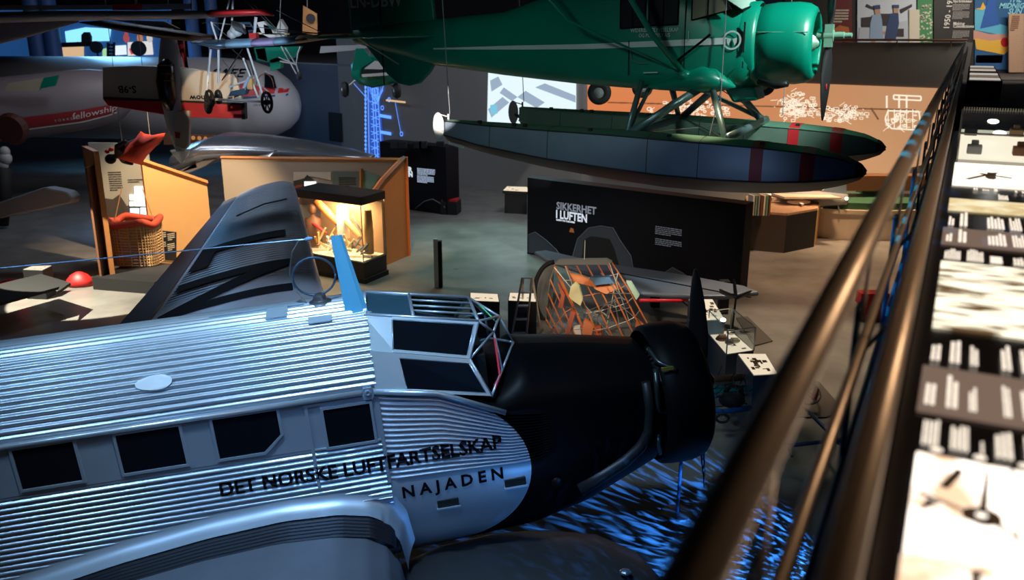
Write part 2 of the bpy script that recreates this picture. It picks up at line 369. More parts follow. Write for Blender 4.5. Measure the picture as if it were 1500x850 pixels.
def nose_sec(x):
    w_ = interp(x, [0, 1.2, 2.0, 2.75], [.80, .77, .70, .60]); zb = interp(x, [0, .55, 1.17, 1.6, 2.75], [0, -.12, -.44, -.52, -.55])
    zt = interp(x, [0, 1.05, 1.4, 2.0, 2.75], [-.02, -.28, -.04, -.12, -.26]); zm = interp(x, [0, 1.37, 2.75], [-.95, -1.0, -.85]); zl = interp(x, [0, 1.45, 2.0, 2.75], [-2.05, -1.98, -1.84, -1.5])
    return w_, zb, zt, zm, zl
NC = 17
def nose_pts(x):
    w_, zb, zt, zm, zl = nose_sec(x); pts = []
    for a in np.linspace(PI / 2, 0, 12)[:-1]:
        pts.append((w_ * math.cos(a) ** .7, zb + (zt - zb) * math.sin(a)))
    am = AMP * interp(x, [0, .05, 1.45, 1.6], [0, 1, 1, 0])
    for i in range(NC * 6 + 1):
        f = i / (NC * 6); z = zb + (zm - zb) * f; ed = min(1, i / 3, (NC * 6 - i) / 3)
        pts.append((w_ - .02 * f * 0 + am * math.cos(2 * PI * i / 6 + PI) * ed, z))
    for a in np.linspace(0, PI / 2, 14)[1:]:
        pts.append((w_ * max(math.cos(a), 0) ** .65, zm + (zl - zm) * math.sin(a)))
    return pts
mb = MB()
for sd in (-1, 1): mb.loft([[(x, sd * p[0], p[1]) for p in nose_pts(x)] for x in np.linspace(0, 2.75, 40)], closed=False, cap=False)
mb.build('nose_section', nm, air, smooth=True)
mb = MB().lathe([(.60, 2.70), (.55, 2.78), (.3, 2.86), (.05, 2.9)], (0, 0, -.85), (1, 0, 0), 28, cap=True); mb.build('firewall', M['black'], air, smooth=True)
# bead rail along the shoulder
mb = MB().tube([(-5.2, -.815, 0), (-.14, -.815, 0)], .026, 8); mb.tube([(-.03, -.815, -.005), (.55, -.815, -.115), (1.17, -.79, -.43)], .028, 8)
mb.build('bead_rail', M['alu'], air, smooth=True)
mb = MB().box((-.085, -.815, -.01), (.08, .03, .12)); mb.lathe([(.03, 0), (.03, .012), (.012, .012), (.012, .0)], (-.085, -.83, .0), (0, -1, 0), 12); mb.build('lug_plate', M['alu_smooth'], air, bevel=.005)
mb = MB().box((-.01, -.806, -.5), (.035, .012, .92)); mb.box((-.66, -.812, -.45), (.03, .012, .9)); mb.box((-.36, -.812, -.045), (.66, .014, .03)); mb.build('joint_strip', M['alu_smooth'], air)
# smooth patch round window band
mb = MB()
mb.add([(-5.2, -.803, -.014), (0, -.803, -.014), (0, -.803, -.49), (-5.2, -.803, -.49)], [(0, 1, 2, 3)]); mb.build('window_band', M['alu_smooth'], air)
mb = MB()
for i in range(6):
    z = -.62 - i * .058
    mb.tube([(-.64, -.806, z + .12), (-.03, -.806, z + .12)], .012, 6)
mb.build('corrugated_patch', M['alu'], air, smooth=True)
# windows
for k, (x0, x1, z0, z1, cut) in enumerate(((-3.20, -2.69, -.43, -.045, 0), (-2.33, -1.785, -.43, -.05, 0), (-1.49, -.92, -.435, -.04, 1), (-.51, -.085, -.49, -.11, 0), (-4.07, -3.56, -.43, -.045, 0))):
    if cut: poly = [(x0, z0), (x1 - .17, z0), (x1, z0 + .15), (x1, z1), (x0, z1)]
    else: poly = [(x0, z0), (x1, z0), (x1, z1), (x0, z1)]
    g = MB().add([(p[0], -.811, p[1]) for p in poly], [tuple(range(len(poly)))])
    fr = MB(); cx, cz = (x0 + x1) / 2, (z0 + z1) / 2; n = len(poly)
    o_ = [(cx + (p[0] - cx) * (1 + .05 / (x1 - x0)), cz + (p[1] - cz) * (1 + .05 / (z1 - z0))) for p in poly]
    for i in range(n):
        j = (i + 1) % n; fr.prism([(poly[i][0], -.803, poly[i][1]), (poly[j][0], -.803, poly[j][1]), (o_[j][0], -.803, o_[j][1]), (o_[i][0], -.803, o_[i][1])], (0, -.018, 0))
    f_ = fr.build('window_frame', M['alu_smooth'], air); pane = g.build('pane', M['glass_dark'], f_)
mb = MB(); c = (-1.89, .26)
# teardrop cover on the roof
def roofpt(x, t, off=.0): p, n = sec_roof(t, x); q = p + n * off; return (x, -q[0], q[1])
ring = [(-1.9 + (.20 if math.cos(a) < 0 else .12) * math.cos(a), .66 + .060 * math.sin(a)) for a in np.linspace(0, 2 * PI, 20)[:-1]]
mb.loft([[roofpt(x, t, .006) for x, t in ring], [roofpt(x, t, .026) for x, t in ring]]); mb.build('teardrop_cover', mat('pale_patch', (.8, .85, .9), .4, .3), air)
# roof hatches and strips near the mast
mb = MB()
for x0, x1, t0, t1 in ((-.95, -.75, .03, .2), (-.55, -.33, .26, .33), (-1.5, -.6, -.0, .02)):
    mb.loft([[roofpt(x0, t0, .012), roofpt(x1, t0, .012), roofpt(x1, t1, .012), roofpt(x0, t1, .012)], [roofpt(x0, t0, .026), roofpt(x1, t0, .026), roofpt(x1, t1, .026), roofpt(x0, t1, .026)]])
mb.build('roof_hatch', mat('pale_metal', (.5, .62, .72), .4, .3), air)
# lettering painted over the corrugations
def side_off(x, z):
    if x < 0: return .80 + (AMP * math.cos(2 * PI * (-.5 - z) / .85 * NS) if z < -.52 else 0) + .008
    w_, zb, zt, zm, zl = nose_sec(x); f = (z - zb) / (zm - zb)
    if z < zm:
        s_ = min(1, (zm - z) / (zm - zl)); return w_ * math.sqrt(max(0, 1 - s_ * s_)) ** .65 + .006
    am = AMP * interp(x, [0, .05], [0, 1]); return w_ + am * math.cos(2 * PI * f * NC + PI) + .009
def fus_text(st, x0, z0, x1, z1, size, off=.003, lift=.0):
    me = text_mesh(st, size); wd = max(v.co.x for v in me.vertices); bpy.data.meshes.remove(me)
    def fn(u, v):
        x = x0 + u * (x1 - x0) / wd0; z = z0 + (z1 - z0) * u / wd0 + v; return (x, -max(side_off(x, z), .822 if -.66 < x < .01 and z > -1.0 else 0), z)
    wd0 = x1 - x0
    lettering(st, fn, size, M['letter'], air, cut=.008, offset=off, width=x1 - x0)
fus_text('DET NORSKE LUFTFARTSELSKAP', -1.56, -.815, 1.10, -.80, .200, .0055)
fus_text('N A J A D E N', .09, -1.155, 1.08, -1.13, .175, .005)
# slots and small fittings on lower smooth panel
for x0, z0 in ((.42, -1.30), (1.10, -1.20)):
    y = -side_off(x0 + .1, z0) - .004
    s_ = MB().box((x0 + .1, y, z0), (.21, .02, .075)).build('vent_slot', M['matte_black'], air)
    MB().box((x0 + .1, y - .01, z0 - .045), (.23, .03, .014)).build('vent_lip', M['alu_smooth'], air)
MB().tube([(-.66, -.83, -1.12), (.0, -.83, -1.08)], .01, 6).build('seam_strip', M['alu'], air, smooth=True)
MB().lathe([(.045, 0), (.045, .012), (.03, .016), (.02, .005), (0.001, .005)], (-1.18, -.80, -1.04), (0, -1, 0), 16).build('filler_cap', M['alu_smooth'], air, smooth='auto')
# wing root fairing (right wing)
fx = [-5.2, -4.2, -3.3, -2.5, -1.7, -1.0, -.5, -.22, -.05, .05, .09]; fz = [-1.75, -1.50, -1.30, -1.15, -1.045, -1.0, -1.03, -1.10, -1.22, -1.42, -1.75]
curve = [(float(np.interp(t, np.arange(len(fx)), fx)), float(np.interp(t, np.arange(len(fx)), fz))) for t in np.linspace(0, 10, 60)]
mb = MB(); prof = [(-.795, .13), (-.806, .05), (-.83, .0), (-.87, -.04), (-.93, -.062), (-1.0, -.07)]
mb.loft([[(x + (h if x > -.1 else 0) * .5, y, z + h) for y, h in prof] for x, z in curve], closed=False, cap=False); mb.build('wing_fairing', M['alu_smooth'], air, smooth=True)
mb = MB()
rr = []
for x, z in curve:
    rr.append([(min(x, -.02), -1.0 - .05 * j / 4, z - .07 - (.012 if j % 4 < 2 else .0) - .03 * j / 24) for j in range(25)])
mb.loft(rr, closed=False, cap=False); mb.build('wing_root', mat('shaded_corrugated', (.012, .013, .02), .4, .3), air)  # wing top beside the fairing, its shadow put into the near-black colour
mb = MB(); mb.loft([[(x - .05, -1.30 - 1.2 * j / 6, z - .115 - .03 * j) for j in range(7)] for x, z in curve], closed=False, cap=False); mb.build('wing_panel', M['alu_dark'], air, smooth=True)
# left wing, behind the fuselage
def wst(l):
    g = lambda a: float(np.interp(l, [.6, 5.9, 14.3], a)); return g([-.2, -.84, -1.79]), g([-1.15, -.98, -.33]), g([-4.9, -4.45, -3.42]), g([-1.45, -1.3, -.50])
def wing_pt(l, c, up=1, off=0):
    xl, zl_, xt, zt = wst(l); th = .15 * (xl - xt) * .55
    yt = th * (1.9 * math.sqrt(max(c, 0)) * (1 - c) + .18 * c * (1 - c)); h = yt if up > 0 else -.35 * yt
    return np.array([xl + (xt - xl) * c, l, zl_ + (zt - zl_) * c + h + off])
cs = [0, .01, .03, .07, .13, .2, .3, .42, .56, .70, .80]; tipl = 14.3
def wring(l, c0=0, c1=1):
    q = [c0 + (c1 - c0) * (c / .8) for c in cs]; return [wing_pt(l, c, 1) for c in q] + [wing_pt(l, c, -1) for c in q[::-1]]
ls = [.6, 3, 5, 7, 9, 11, 12.8, 13.7]
mb = MB(); R_ = [wring(l, 0, .80) for l in ls]
for sfx, l in ((.93, 14.05), (.72, 14.3)):
    r0 = wring(l, 0, .8); c0 = np.mean(r0, axis=0); R_.append([c0 + (p - c0) * sfx for p in r0])
mb.loft(R_); mb.build('wing', mat('wing_aluminium', (.42, .47, .55), .42, .55, noise=.25, nscale=1.2), air, smooth='auto')
mb = MB()
mb.loft([[wing_pt(l, c, 1, -.05) + np.array([-.04, 0, 0]) for c in (.815, .85, .93, 1.0)] + [wing_pt(l, c, -1, -.08) for c in (1.0, .85)] for l in (.6, 4, 8, 12, 14.0)]); mb.build('flap', mat('shaded_flap_metal', (.07, .08, .11), .55, .4), air, smooth='auto')  # flap darker than the wing: its weaker light is put into the colour
mb = MB()  # chordwise ribs on the wing top as fine corrugation lines
for k in range(90):
    l = 1.0 + k * .14
    mb.tube([wing_pt(l, c, 1, .004) for c in (.04, .12, .25, .42, .6, .78)], .006, 4)
mb.build('wing_corrugation', mat('wing_rib_metal', (.42, .47, .55), .45, .5), air, smooth=True, kind='stuff')
def wing_letter(st, l0, wl, c_bot, c_top, name='lettering'):
    me = text_mesh(st, 1.0); H_ = max(v.co.y for v in me.vertices); bpy.data.meshes.remove(me)
    def fn(u, v): return wing_pt(l0 - u * wl, c_bot + (c_top - c_bot) * v / H_, 1, .028)
    lettering(st, fn, 1.0, M['letter'], air, name, cut=.06, offset=.03, width=1.0)
wing_letter('L', 9.75, 1.35, .74, .18); wing_letter('N', 7.75, 1.75, .74, .16)
MB().tube([wing_pt(11.6, .62, 1, .03), wing_pt(11.9, .35, 1, .06), wing_pt(12.1, .12, 1, .04)], .018, 6).build('aileron_rod', M['alu_dark'], air)
# cockpit
def quad_bars(mb, pts, r=.016, closed=True):
    n = len(pts)
    for i in range(n if closed else n - 1): mb.tube([pts[i], pts[(i + 1) % n]], r, 6)
RR, RF, CR, CF = (-.015, .38, .612), (1.045, .40, .39), (-.015, .69, .355), (.90, .62, .10)
BR, BF = (-.015, .812, .0), (1.06, .74, -.26); A_, Ct, Cb, Bm = (1.19, .31, .225), (1.30, 0, .27), (1.42, 0, -.03), (1.22, .47, -.12)
def S(p, sd): return (p[0], p[1] * sd, p[2])
pan = mat('cockpit_panel', (.55, .66, .74), .42, .45, noise=.08, nscale=3)
def lerp(a, b, t): return tuple(a[i] + (b[i] - a[i]) * t for i in range(3))
def bil(a, b, c_, d_, u, v): return lerp(lerp(a, b, u), lerp(d_, c_, u), v)
for sd, nm_ in ((-1, ''), (1, '')):
    rr_, rf_, cr_, cf_, br_, bf_ = [S(p, sd) for p in (RR, RF, CR, CF, BR, BF)]
    mb = MB(); F_ = MB(); G_ = MB()
    for (a, b, c_, d_, u0, u1, v0, v1) in ((rr_, rf_, cf_, cr_, .23, .97, .10, .93), (cr_, cf_, bf_, br_, .27, .97, .12, .93)):
        us = [0, u0, u1, 1]; vs_ = [0, v0, v1, 1]
        for i in range(3):
            for j in range(3):
                q = [bil(a, b, c_, d_, us[i], vs_[j]), bil(a, b, c_, d_, us[i + 1], vs_[j]), bil(a, b, c_, d_, us[i + 1], vs_[j + 1]), bil(a, b, c_, d_, us[i], vs_[j + 1])]
                if i == 1 and j == 1: G_.add(q, [(0, 1, 2, 3)]); quad_bars(F_, q, .009)
                else: mb.add(q, [(0, 1, 2, 3)])
    mb.build('cockpit_side', pan, air, solid=.012); f_ = F_.build('side_window_frame', M['alu'], air, smooth=True); G_.build('pane', M['glass_dark'], f_)
# roof of cockpit: solid rear pane and slatted front
mb = MB(); quad_bars(mb, [S(RR, -1), S(RF, -1), S(RF, 1), S(RR, 1)], .018)
m1, m2 = lerp(S(RR, -1), S(RF, -1), .42), lerp(S(RR, 1), S(RF, 1), .42); mb.tube([m1, m2], .018, 6)
for t in (.28, .5, .74): mb.tube([lerp(m1, m2, t), lerp(S(RF, -1), S(RF, 1), t)], .012, 6)
rf_o = mb.build('cockpit_roof_frame', M['alu'], air, smooth=True)
MB().add([S(RR, -1), m1, m2, S(RR, 1)], [(0, 1, 2, 3)]).build('roof_pane', mat('tinted_glass', (.06, .14, .2), .15, .2), rf_o)
MB().add([m1, S(RF, -1), S(RF, 1), m2], [(0, 1, 2, 3)]).build('roof_pane', M['glass'], rf_o)
# windscreen
mb = MB(); g = []
for sd in (-1, 1):
    rf_, cf_, bf_, a_, bm_ = [S(p, sd) for p in (RF, CF, BF, A_, Bm)]
    for q in ([rf_, a_], [rf_, cf_], [cf_, a_], [cf_, bf_], [bf_, bm_], [a_, bm_], [bm_, Cb], [a_, Ct], [rf_, Ct]): mb.tube(q, .014, 6)
    g += [(rf_, cf_, a_), (cf_, bf_, bm_, a_), (a_, bm_, Cb, Ct), (rf_, a_, Ct)]
mb.tube([Ct, Cb], .014, 6); wf = mb.build('windscreen_frame', M['alu'], air, smooth=True)
for q in g: MB().add(q, [tuple(range(len(q)))]).build('pane', M['glass'], wf)
MB().tube([lerp(S(A_, -1), S(Bm, -1), .1), lerp(S(Bm, -1), S(BF, -1), .22)], .012, 6).build('red_trim', mat('red_trim', (.85, .03, .06), .4), air)
mb = MB(); mb.prism([lerp(S(Bm, -1), S(BF, -1), t) for t in (.2, .75)] + [(1.11, -.56, -.22)], (0.01, -.03, .02)); mb.build('red_flag', MATS['red_trim'], air)
MB().tube([lerp(RF, Ct, .35), lerp(S(A_, -1), Ct, .6)], .007, 6).build('green_stick', mat('green_stick', (.1, .8, .3), .4), air)
# cockpit interior
mb = MB().box((.55, 0, -.28), (1.0, 1.3, .1)); mb.box((1.0, 0, -.08), (.12, 1.1, .35)); mb.box((.08, 0, .0), (.03, 1.1, .6)); mb.build('cockpit_interior', M['matte_black'], air)
for y in (-.35, .35):
    MB().box((.42, y, -.02), (.12, .4, .55)).box((.58, y, -.2), (.38, .4, .12)).build('pilot_seat', M['navy'], air, bevel=.03)
# mast, loop aerial, wire
mb = MB(); tA = [J.un(x, y, 1, -.42) for x, y in ((512, 471), (539, 470))]
base = np.array([-.09, -.30, .58]); top = np.array([-.19, -.05, 1.33])
mb.loft([[base + np.array([dx * .11, dy * .025, 0]) for dx, dy in ((-1, 0), (-.3, -1), (.6, -.9), (1, 0), (.6, .9), (-.3, 1))], [top + np.array([dx * .055, dy * .018, 0]) for dx, dy in ((-1, 0), (-.3, -1), (.6, -.9), (1, 0), (.6, .9), (-.3, 1))]])
mb.build('aerial_mast', M['blue_mast'], air)
mb = MB().loft([[base + np.array([dx * .17, dy * .06, -.03]) for dx, dy in ((-1, 0), (-.3, -1), (.6, -.9), (1, 0), (.6, .9), (-.3, 1))], [base + np.array([dx * .13, dy * .04, .03]) for dx, dy in ((-1, 0), (-.3, -1), (.6, -.9), (1, 0), (.6, .9), (-.3, 1))]]); mb.build('mast_foot', pan, air, smooth='auto')
cl = np.array([-.46, 0, .945]); mb = MB(); mb.tube([cl + np.array([.205 * math.cos(a), .0, .19 * math.sin(a)]) for a in np.linspace(0, 2 * PI, 33)], .012, 6); mb.tube([cl + np.array([.0, 0, -.18]), (-.46, 0, .66)], .03, 8)
mb.build('loop_aerial', M['bluesteel'], air, smooth=True)
MB().lathe([(.11, .0), (.11, .03), (.07, .05), (.06, .09), (.03, .11)], (-.44, -.0, .66), (0, 0, 1), 16, cap=True).build('loop_aerial_base', M['steel'], air, smooth='auto')
q = [J.un(x, y, 1, -.0) for x, y in ((452, 350), (438, 352), (427, 370), (424, 400), (432, 425), (452, 447))]; MB().tube(q, .007, 6).build('lead_in_wire', M['steel'], air)
q0 = J.un(452, 350, 1, 0); q1 = J.un(0, 393, 1, 0.0); MB().tube([q1 + (q1 - q0) * .2, q0], .006, 5).build('aerial_wire', M['bluesteel'], air); MB().ell(q0, (.045, .02, .02)).build('insulator', M['sky'], air, smooth=True)
# engine ring, engine, propeller, exhaust
rc = (0, 0, -.85)
mb = MB().lathe([(.70, 2.80), (.745, 2.84), (.76, 2.95), (.76, 3.15), (.72, 3.28), (.66, 3.33), (.64, 3.30), (.68, 3.22), (.715, 3.1), (.715, 2.95), (.69, 2.84), (.70, 2.80)], rc, (1, 0, 0), 48); mb.build('engine_cowling', M['black'], air, smooth=True)
ring = mb
for k in range(9):
    a = 2 * PI * k / 9 + .2; u = np.array([0, math.cos(a), math.sin(a)]); c0 = np.array([3.02, 0, -.85])
    mb = MB(); pr = []
    for j in range(14): pr += [(.115 if j % 2 == 0 else .09, .25 + j * .026), (.115 if j % 2 == 0 else .09, .25 + j * .026 + .014)]
    mb.lathe(pr, c0, u, 12, cap=True); mb.box(c0 + u * .63, (.16, .1, .1)); mb.build('engine_cylinder', mat('engine_metal', (.05, .05, .055), .4, .7), air)
MB().lathe([(.30, 2.8), (.30, 3.1), (.22, 3.25), (.1, 3.38), (.06, 3.42)], rc, (1, 0, 0), 20, cap=True).build('crankcase', MATS['engine_metal'], air, smooth='auto')
for pts in ([(2.75, -.55, -.33), (2.72, -.66, -.45), (2.74, -.62, -.75), (2.95, -.45, -.9)], [(2.78, -.5, -1.0), (2.72, -.62, -1.1), (2.74, -.6, -1.25)], [(2.76, -.3, -.2), (2.8, -.5, -.28), (2.95, -.6, -.35)]):
    MB().tube([tuple(np.array([np.interp(t, range(len(pts)), [p[i] for p in pts]) for i in range(3)])) for t in np.linspace(0, len(pts) - 1, 10)], .028, 8).build('intake_pipe', mat('pipe_metal', (.10, .12, .12), .3, .8), air, smooth=True)
for p in ((2.86, -.60, -.32), (2.9, -.60, -.66), (2.93, -.55, -1.0)): MB().box(p, (.12, .02, .035)).build('brass_tag', mat('brass_tag', (.5, .4, .08), .4, .5), air)
def blade(mb, hub, ax, dirv, L, w, th=.03, root=.06, tw=.6):
    ax = np.array(ax, float); ax /= np.linalg.norm(ax); dv = np.array(dirv, float); dv /= np.linalg.norm(dv); sd = np.cross(ax, dv); rings = []
    for f, ww in ((.0, .35), (.12, .4), (.25, .8), (.45, 1.0), (.7, .9), (.9, .6), (.985, .3), (1.0, .08)):
        a = tw * (1 - f * .7); e1 = sd * math.cos(a) + ax * math.sin(a); e2 = -sd * math.sin(a) + ax * math.cos(a)
        t_ = th * (1.6 - f * 1.3) ; c_ = np.array(hub, float) + dv * L * f
        rings.append([c_ + e1 * w / 2 * ww * math.cos(q) + e2 * t_ * math.sin(q) for q in np.linspace(0, 2 * PI, 13)[:-1]])
    mb.loft(rings); return mb
hub = (3.42, 0, -.80)
pr_m = mat('blade_metal', (.035, .032, .035), .35, .4)
hb = MB().lathe([(.10, -.12), (.13, -.06), (.13, .06), (.08, .12), (.03, .16)], hub, (1, 0, 0), 20, cap=True).build('propeller_hub', pr_m, air, smooth='auto')
for s_ in (1, -1): blade(MB(), hub, (1, 0, 0), (0.0, .02 * s_, s_), 1.28, .24, tw=1.0).build('propeller_blade', pr_m, hb, smooth=True)
mb = MB(); ep = [J.un(x, y, 1, -.62) for x, y in ((946, 560), (952, 600), (950, 632), (938, 655), (915, 676), (885, 695), (848, 716))]
mb.tube(ep, [.045, .05, .055, .06, .065, .07, .085], 12, flat=(1, 1)); mb.build('exhaust_pipe', mat('exhaust_metal', (.035, .035, .04), .45, .6), air, smooth=True)
MB().tube([ep[5] + np.array([0, .1, .28]), ep[5]], .018, 6).build('exhaust_bracket', MATS['exhaust_metal'], air)
MB().lathe([(.06, 0), (.05, .02), (.0, .03)], (1.62, -.74, -1.3), (0, -1, 0), 16).build('round_cap', M['black'], air, smooth=True)
# tall leg/stand under the nose
g_ = PZ(992, 752, 0); t_ = PY(998, 672, g_[1])
st = thing('nose_support_stand', 'thin black upright rod stand below the airliner propeller', 'stand', g_)
MB().tube([g_ + np.array([0, 0, .02]), t_], .022, 8).build('pole', M['bluesteel'], st, world=True); MB().lathe([(.2, 0), (.2, .015), (.03, .03)], g_, (0, 0, 1), 16, cap=True).build('base_plate', M['steel'], st, world=True)
# ================================================================== FLOATPLANE
az = math.radians(117); N_ = Frame(CC + ray(1020, 60) * 14.6, (math.sin(az), math.cos(az), .02))
sea = thing('floatplane', 'green high-wing floatplane hanging on twin grey floats with red bands', 'airplane', frame=N_)
def body_sec(x):
    xp = [-6.9, -5.2, -3.5, -2.0, -1.0, -.2, .4, .9, 1.08]
    w_ = interp(x, xp, [.06, .26, .42, .56, .64, .66, .66, .64, .62]); zt = interp(x, xp, [.35, .45, .55, .95, 1.05, 1.05, .62, .52, .50]); zb = interp(x, xp, [.05, -.36, -.56, -.70, -.76, -.78, -.80, -.76, -.66])
    return w_, zt, zb
mb = MB(); R_ = []
for x in np.linspace(-6.9, 1.08, 34):
    w_, zt, zb = body_sec(x); zm, hh = (zt + zb) / 2, (zt - zb) / 2; e = interp(x, [-6, -1, .4, 1.08], [1, .45, .55, .95]); r = []
    for k in range(32):
        a = 2 * PI * k / 32; c_, s_ = math.cos(a), math.sin(a); r.append((x, w_ * np.sign(c_) * abs(c_) ** e, zm + hh * np.sign(s_) * abs(s_) ** e))
    R_.append(r)
mb.loft(R_); mb.build('fuselage', M['green'], sea, smooth=True)
# cowling
mb = MB(); cz = -.06
mb.lathe([(.555, 1.05), (.60, 1.10), (.625, 1.3), (.625, 1.62), (.60, 1.78), (.54, 1.88), (.47, 1.91), (.45, 1.88), (.47, 1.8), (.5, 1.6), (.5, 1.2)], (0, 0, cz), (1, 0, 0), 48); cw = mb.build('cowling', M['green'], sea, smooth=True)
MB().lathe([(.45, 1.3), (.05, 1.32)], (0, 0, cz), (1, 0, 0), 24).build('baffle', M['matte_black'], cw)
mb = MB().lathe([(.612, .80), (.655, .84), (.655, 1.03), (.63, 1.06)], (0, 0, cz), (1, 0, 0), 48); mb.build('cowl_gills', M['green'], sea, smooth='auto')
mb = MB(); 
for a in (.05, .22): 
    y, z = -.665 * math.cos(a), cz + .665 * math.sin(a); mb.box((.93, y, z + .02), (.025, .015, .34))
mb.box((.93, -.665, cz - .3), (.02, .015, .1)); mb.build('louvre', M['matte_black'], sea)
mb = MB().tube([(1.12, -.60, cz + .18), (1.86, -.585, cz + .17)], .008, 6); mb.build('cowl_seam', M['green_light'], cw)
for k in range(9):
    a = 2 * PI * k / 9 + .3; u = np.array([0, math.cos(a), math.sin(a)]); c0 = np.array([1.66, 0, cz]); pr = []
    for j in range(9): pr += [(.08 if j % 2 == 0 else .06, .16 + j * .026), (.08 if j % 2 == 0 else .06, .16 + j * .026 + .014)]
    MB().lathe(pr, c0, u, 10, cap=True).build('engine_cylinder', MATS['engine_metal'], sea)
MB().lathe([(.18, 1.6), (.18, 1.75), (.12, 1.85), (.05, 1.95)], (0, 0, cz), (1, 0, 0), 18, cap=True).build('crankcase', M['green_light'], sea, smooth='auto')
hub = (2.08, 0, .05)
hb = MB().lathe([(.05, -.18), (.06, -.08), (.09, -.07), (.09, .07), (.055, .08), (.055, .22), (.04, .23), (.04, .33), (.02, .34)], hub, (1, 0, 0), 18, cap=True)
hb.box((2.08, 0, .05), (.12, .16, .34)); hb = hb.build('propeller_hub', M['green_light'], sea, smooth='auto')
for s_ in (1, -1): blade(MB(), hub, (1, 0, 0), (0, .02 * s_, s_), 1.29, .24, tw=.9).build('propeller_blade', pr_m, hb, smooth=True)
MB().ell((2.10, -.03, -.72), (.012, .03, .05), 10, 6).build('blade_emblem', M['red'], hb)
# tail
fin = [(-6.98, .95), (-6.95, .1), (-6.62, -.02), (-6.35, -.30), (-6.15, -.55), (-5.92, -.72), (-5.66, -.77), (-5.40, -.72), (-5.15, -.50), (-5.0, -.3), (-5.0, .4), (-5.05, 1.1), (-5.4, 1.5), (-6.7, 1.5)]
MB().prism([(x, -.045, z) for x, z in fin], (0, .09, 0)).build('tail_fin', M['green'], sea, bevel=.03)
MB().box((-6.22, -.052, .2), (.02, .01, 1.9)).build('rudder_hinge', M['black'], sea)
lettering('LN-DBW', lambda u, v: (-6.93 + u, -.05 - .003, .72 + v), .33, M['wtext'], sea, width=1.22, offset=.006)
stb = [(-6.75, .35), (-6.8, 1.6), (-6.4, 1.75), (-5.3, 1.5), (-4.85, .3)]
for sd in (-1, 1):
    MB().prism([(x, sd * y, .14) for x, y in stb] if sd > 0 else [(x, -y, .14) for x, y in stb], (0, 0, .05)).build('stabiliser', M['green'], sea, bevel=.02)
MB().tube([(-6.1, -1.0, .16), (-5.75, -.2, -.35)], .018, 6).build('tail_strut', M['green_light'], sea)
# stripe, emblem, lettering on the side
def sidey(x, z):
    w_, zt, zb = body_sec(min(max(x, -6.9), 1.07)); zm, hh = (zt + zb) / 2, (zt - zb) / 2; e = interp(x, [-6, -1, .4, 1.08], [1, .45, .55, .95])
    s_ = min(.999, abs((z - zm) / hh)) ** (1 / e); return -w_ * math.sqrt(1 - s_ * s_) ** e - .012
mb = MB(); rs = []
for x in np.linspace(-4.9, .66, 28):
    h = interp(x, [-4.9, -3, .66], [.012, .035, .05]); zc = interp(x, [-4.9, -1.7, .66], [-.07, -.06, .0])
    rs.append([(x, sidey(x, zc + h) , zc + h), (x, sidey(x, zc - h), zc - h)])
mb.loft(rs, closed=False, cap=False); mb.build('side_stripe', M['wtext'], sea)
mb = MB(); rs = []
for a in np.linspace(0, 2 * PI, 33):
    rs.append([(.745 + r * math.cos(a), -.665, .01 + r * math.sin(a)) for r in (.118, .145)])
mb.loft(rs, closed=False, cap=False)
for sx in (-1, 1): mb.add([(.745 + sx * .08, -.668, .05), (.745 + sx * .01, -.668, .03), (.745 + sx * .045, -.668, -.07), (.745 + sx * .075, -.668, -.03)], [(0, 1, 2, 3)])
mb.build('round_emblem', M['wtext'], sea)
lettering('WIDERØES FLYVESELSKAP', lambda u, v: (-.90 + u, -.682, .155 + v), .085, M['wtext'], sea, width=.80, offset=.001)
lettering('OG POLARFLY A/S', lambda u, v: (-.76 + u, -.682, .075 + v), .085, M['wtext'], sea, width=.52, offset=.001)
# cabin windows
vp = mat('cabin_window', (.02, .018, .022), .15, 0, bump=.1, bscale=3)
for nm_, poly in (('rear', [(-1.08, .22), (-.66, .235), (-.66, .66), (-1.08, .66)]), ('mid', [(-.60, .25), (-.12, .26), (-.12, .72), (-.60, .72)]), ('front', [(.10, .32), (.72, .46), (.50, .80), (.10, .80)])):
    fr = MB(); n = len(poly); cx = sum(p[0] for p in poly) / n; cz_ = sum(p[1] for p in poly) / n
    for i in range(n): fr.tube([(poly[i][0], -.672, poly[i][1]), (poly[(i + 1) % n][0], -.672, poly[(i + 1) % n][1])], .012, 6)
    fr.tube([(cx, -.672, poly[0][1]), (cx, -.672, .8)], .012, 6)
    f_ = fr.build('window_frame', M['black'], sea); MB().add([(x, -.67, z) for x, z in poly], [tuple(range(n))]).build('pane', vp if nm_ != 'front' else mat('lit_window', (.22, .20, .13), .2), f_)
ws = MB().add([(.30, -.60, .80), (.86, -.60, .45), (1.0, 0, .56), (.45, 0, .95)], [(0, 1, 2, 3)]).add([(.30, .60, .80), (.86, .60, .45), (1.0, 0, .56), (.45, 0, .95)], [(0, 1, 2, 3)]); wf = MB()
for a, b in (((.30, -.60, .80), (.86, -.60, .45)), ((.86, -.60, .45), (1.0, 0, .56)), ((1.0, 0, .56), (.45, 0, .95)), ((.86, .60, .45), (1.0, 0, .56))): wf.tube([a, b], .016, 6)
wf = wf.build('windscreen_frame', M['black'], sea); ws.build('pane', mat('milky_glass', (.35, .5, .42), .2), wf)
mb = MB(); mb.box((0.0, -.668, .1), (.014, .012, 1.1)); mb.box((-.93, -.665, -.25), (.012, .012, .55)); mb.build('door_seam', M['black'], sea)
MB().tube([(.07, -.68, .02), (.07, -.70, .02), (.07, -.70, .16)], .008, 6).build('door_handle', M['steel'], sea)
MB().tube([(-.9, -.68, -.13), (-.87, -.69, -.28), (-.75, -.69, -.33), (-.6, -.69, -.33)], .008, 5).build('foot_step', M['green_light'], sea)
MB().tube([(-.66, -.70, -.48), (-.42, -.70, -.475)], .008, 6).build('step_rail', M['white'], sea)
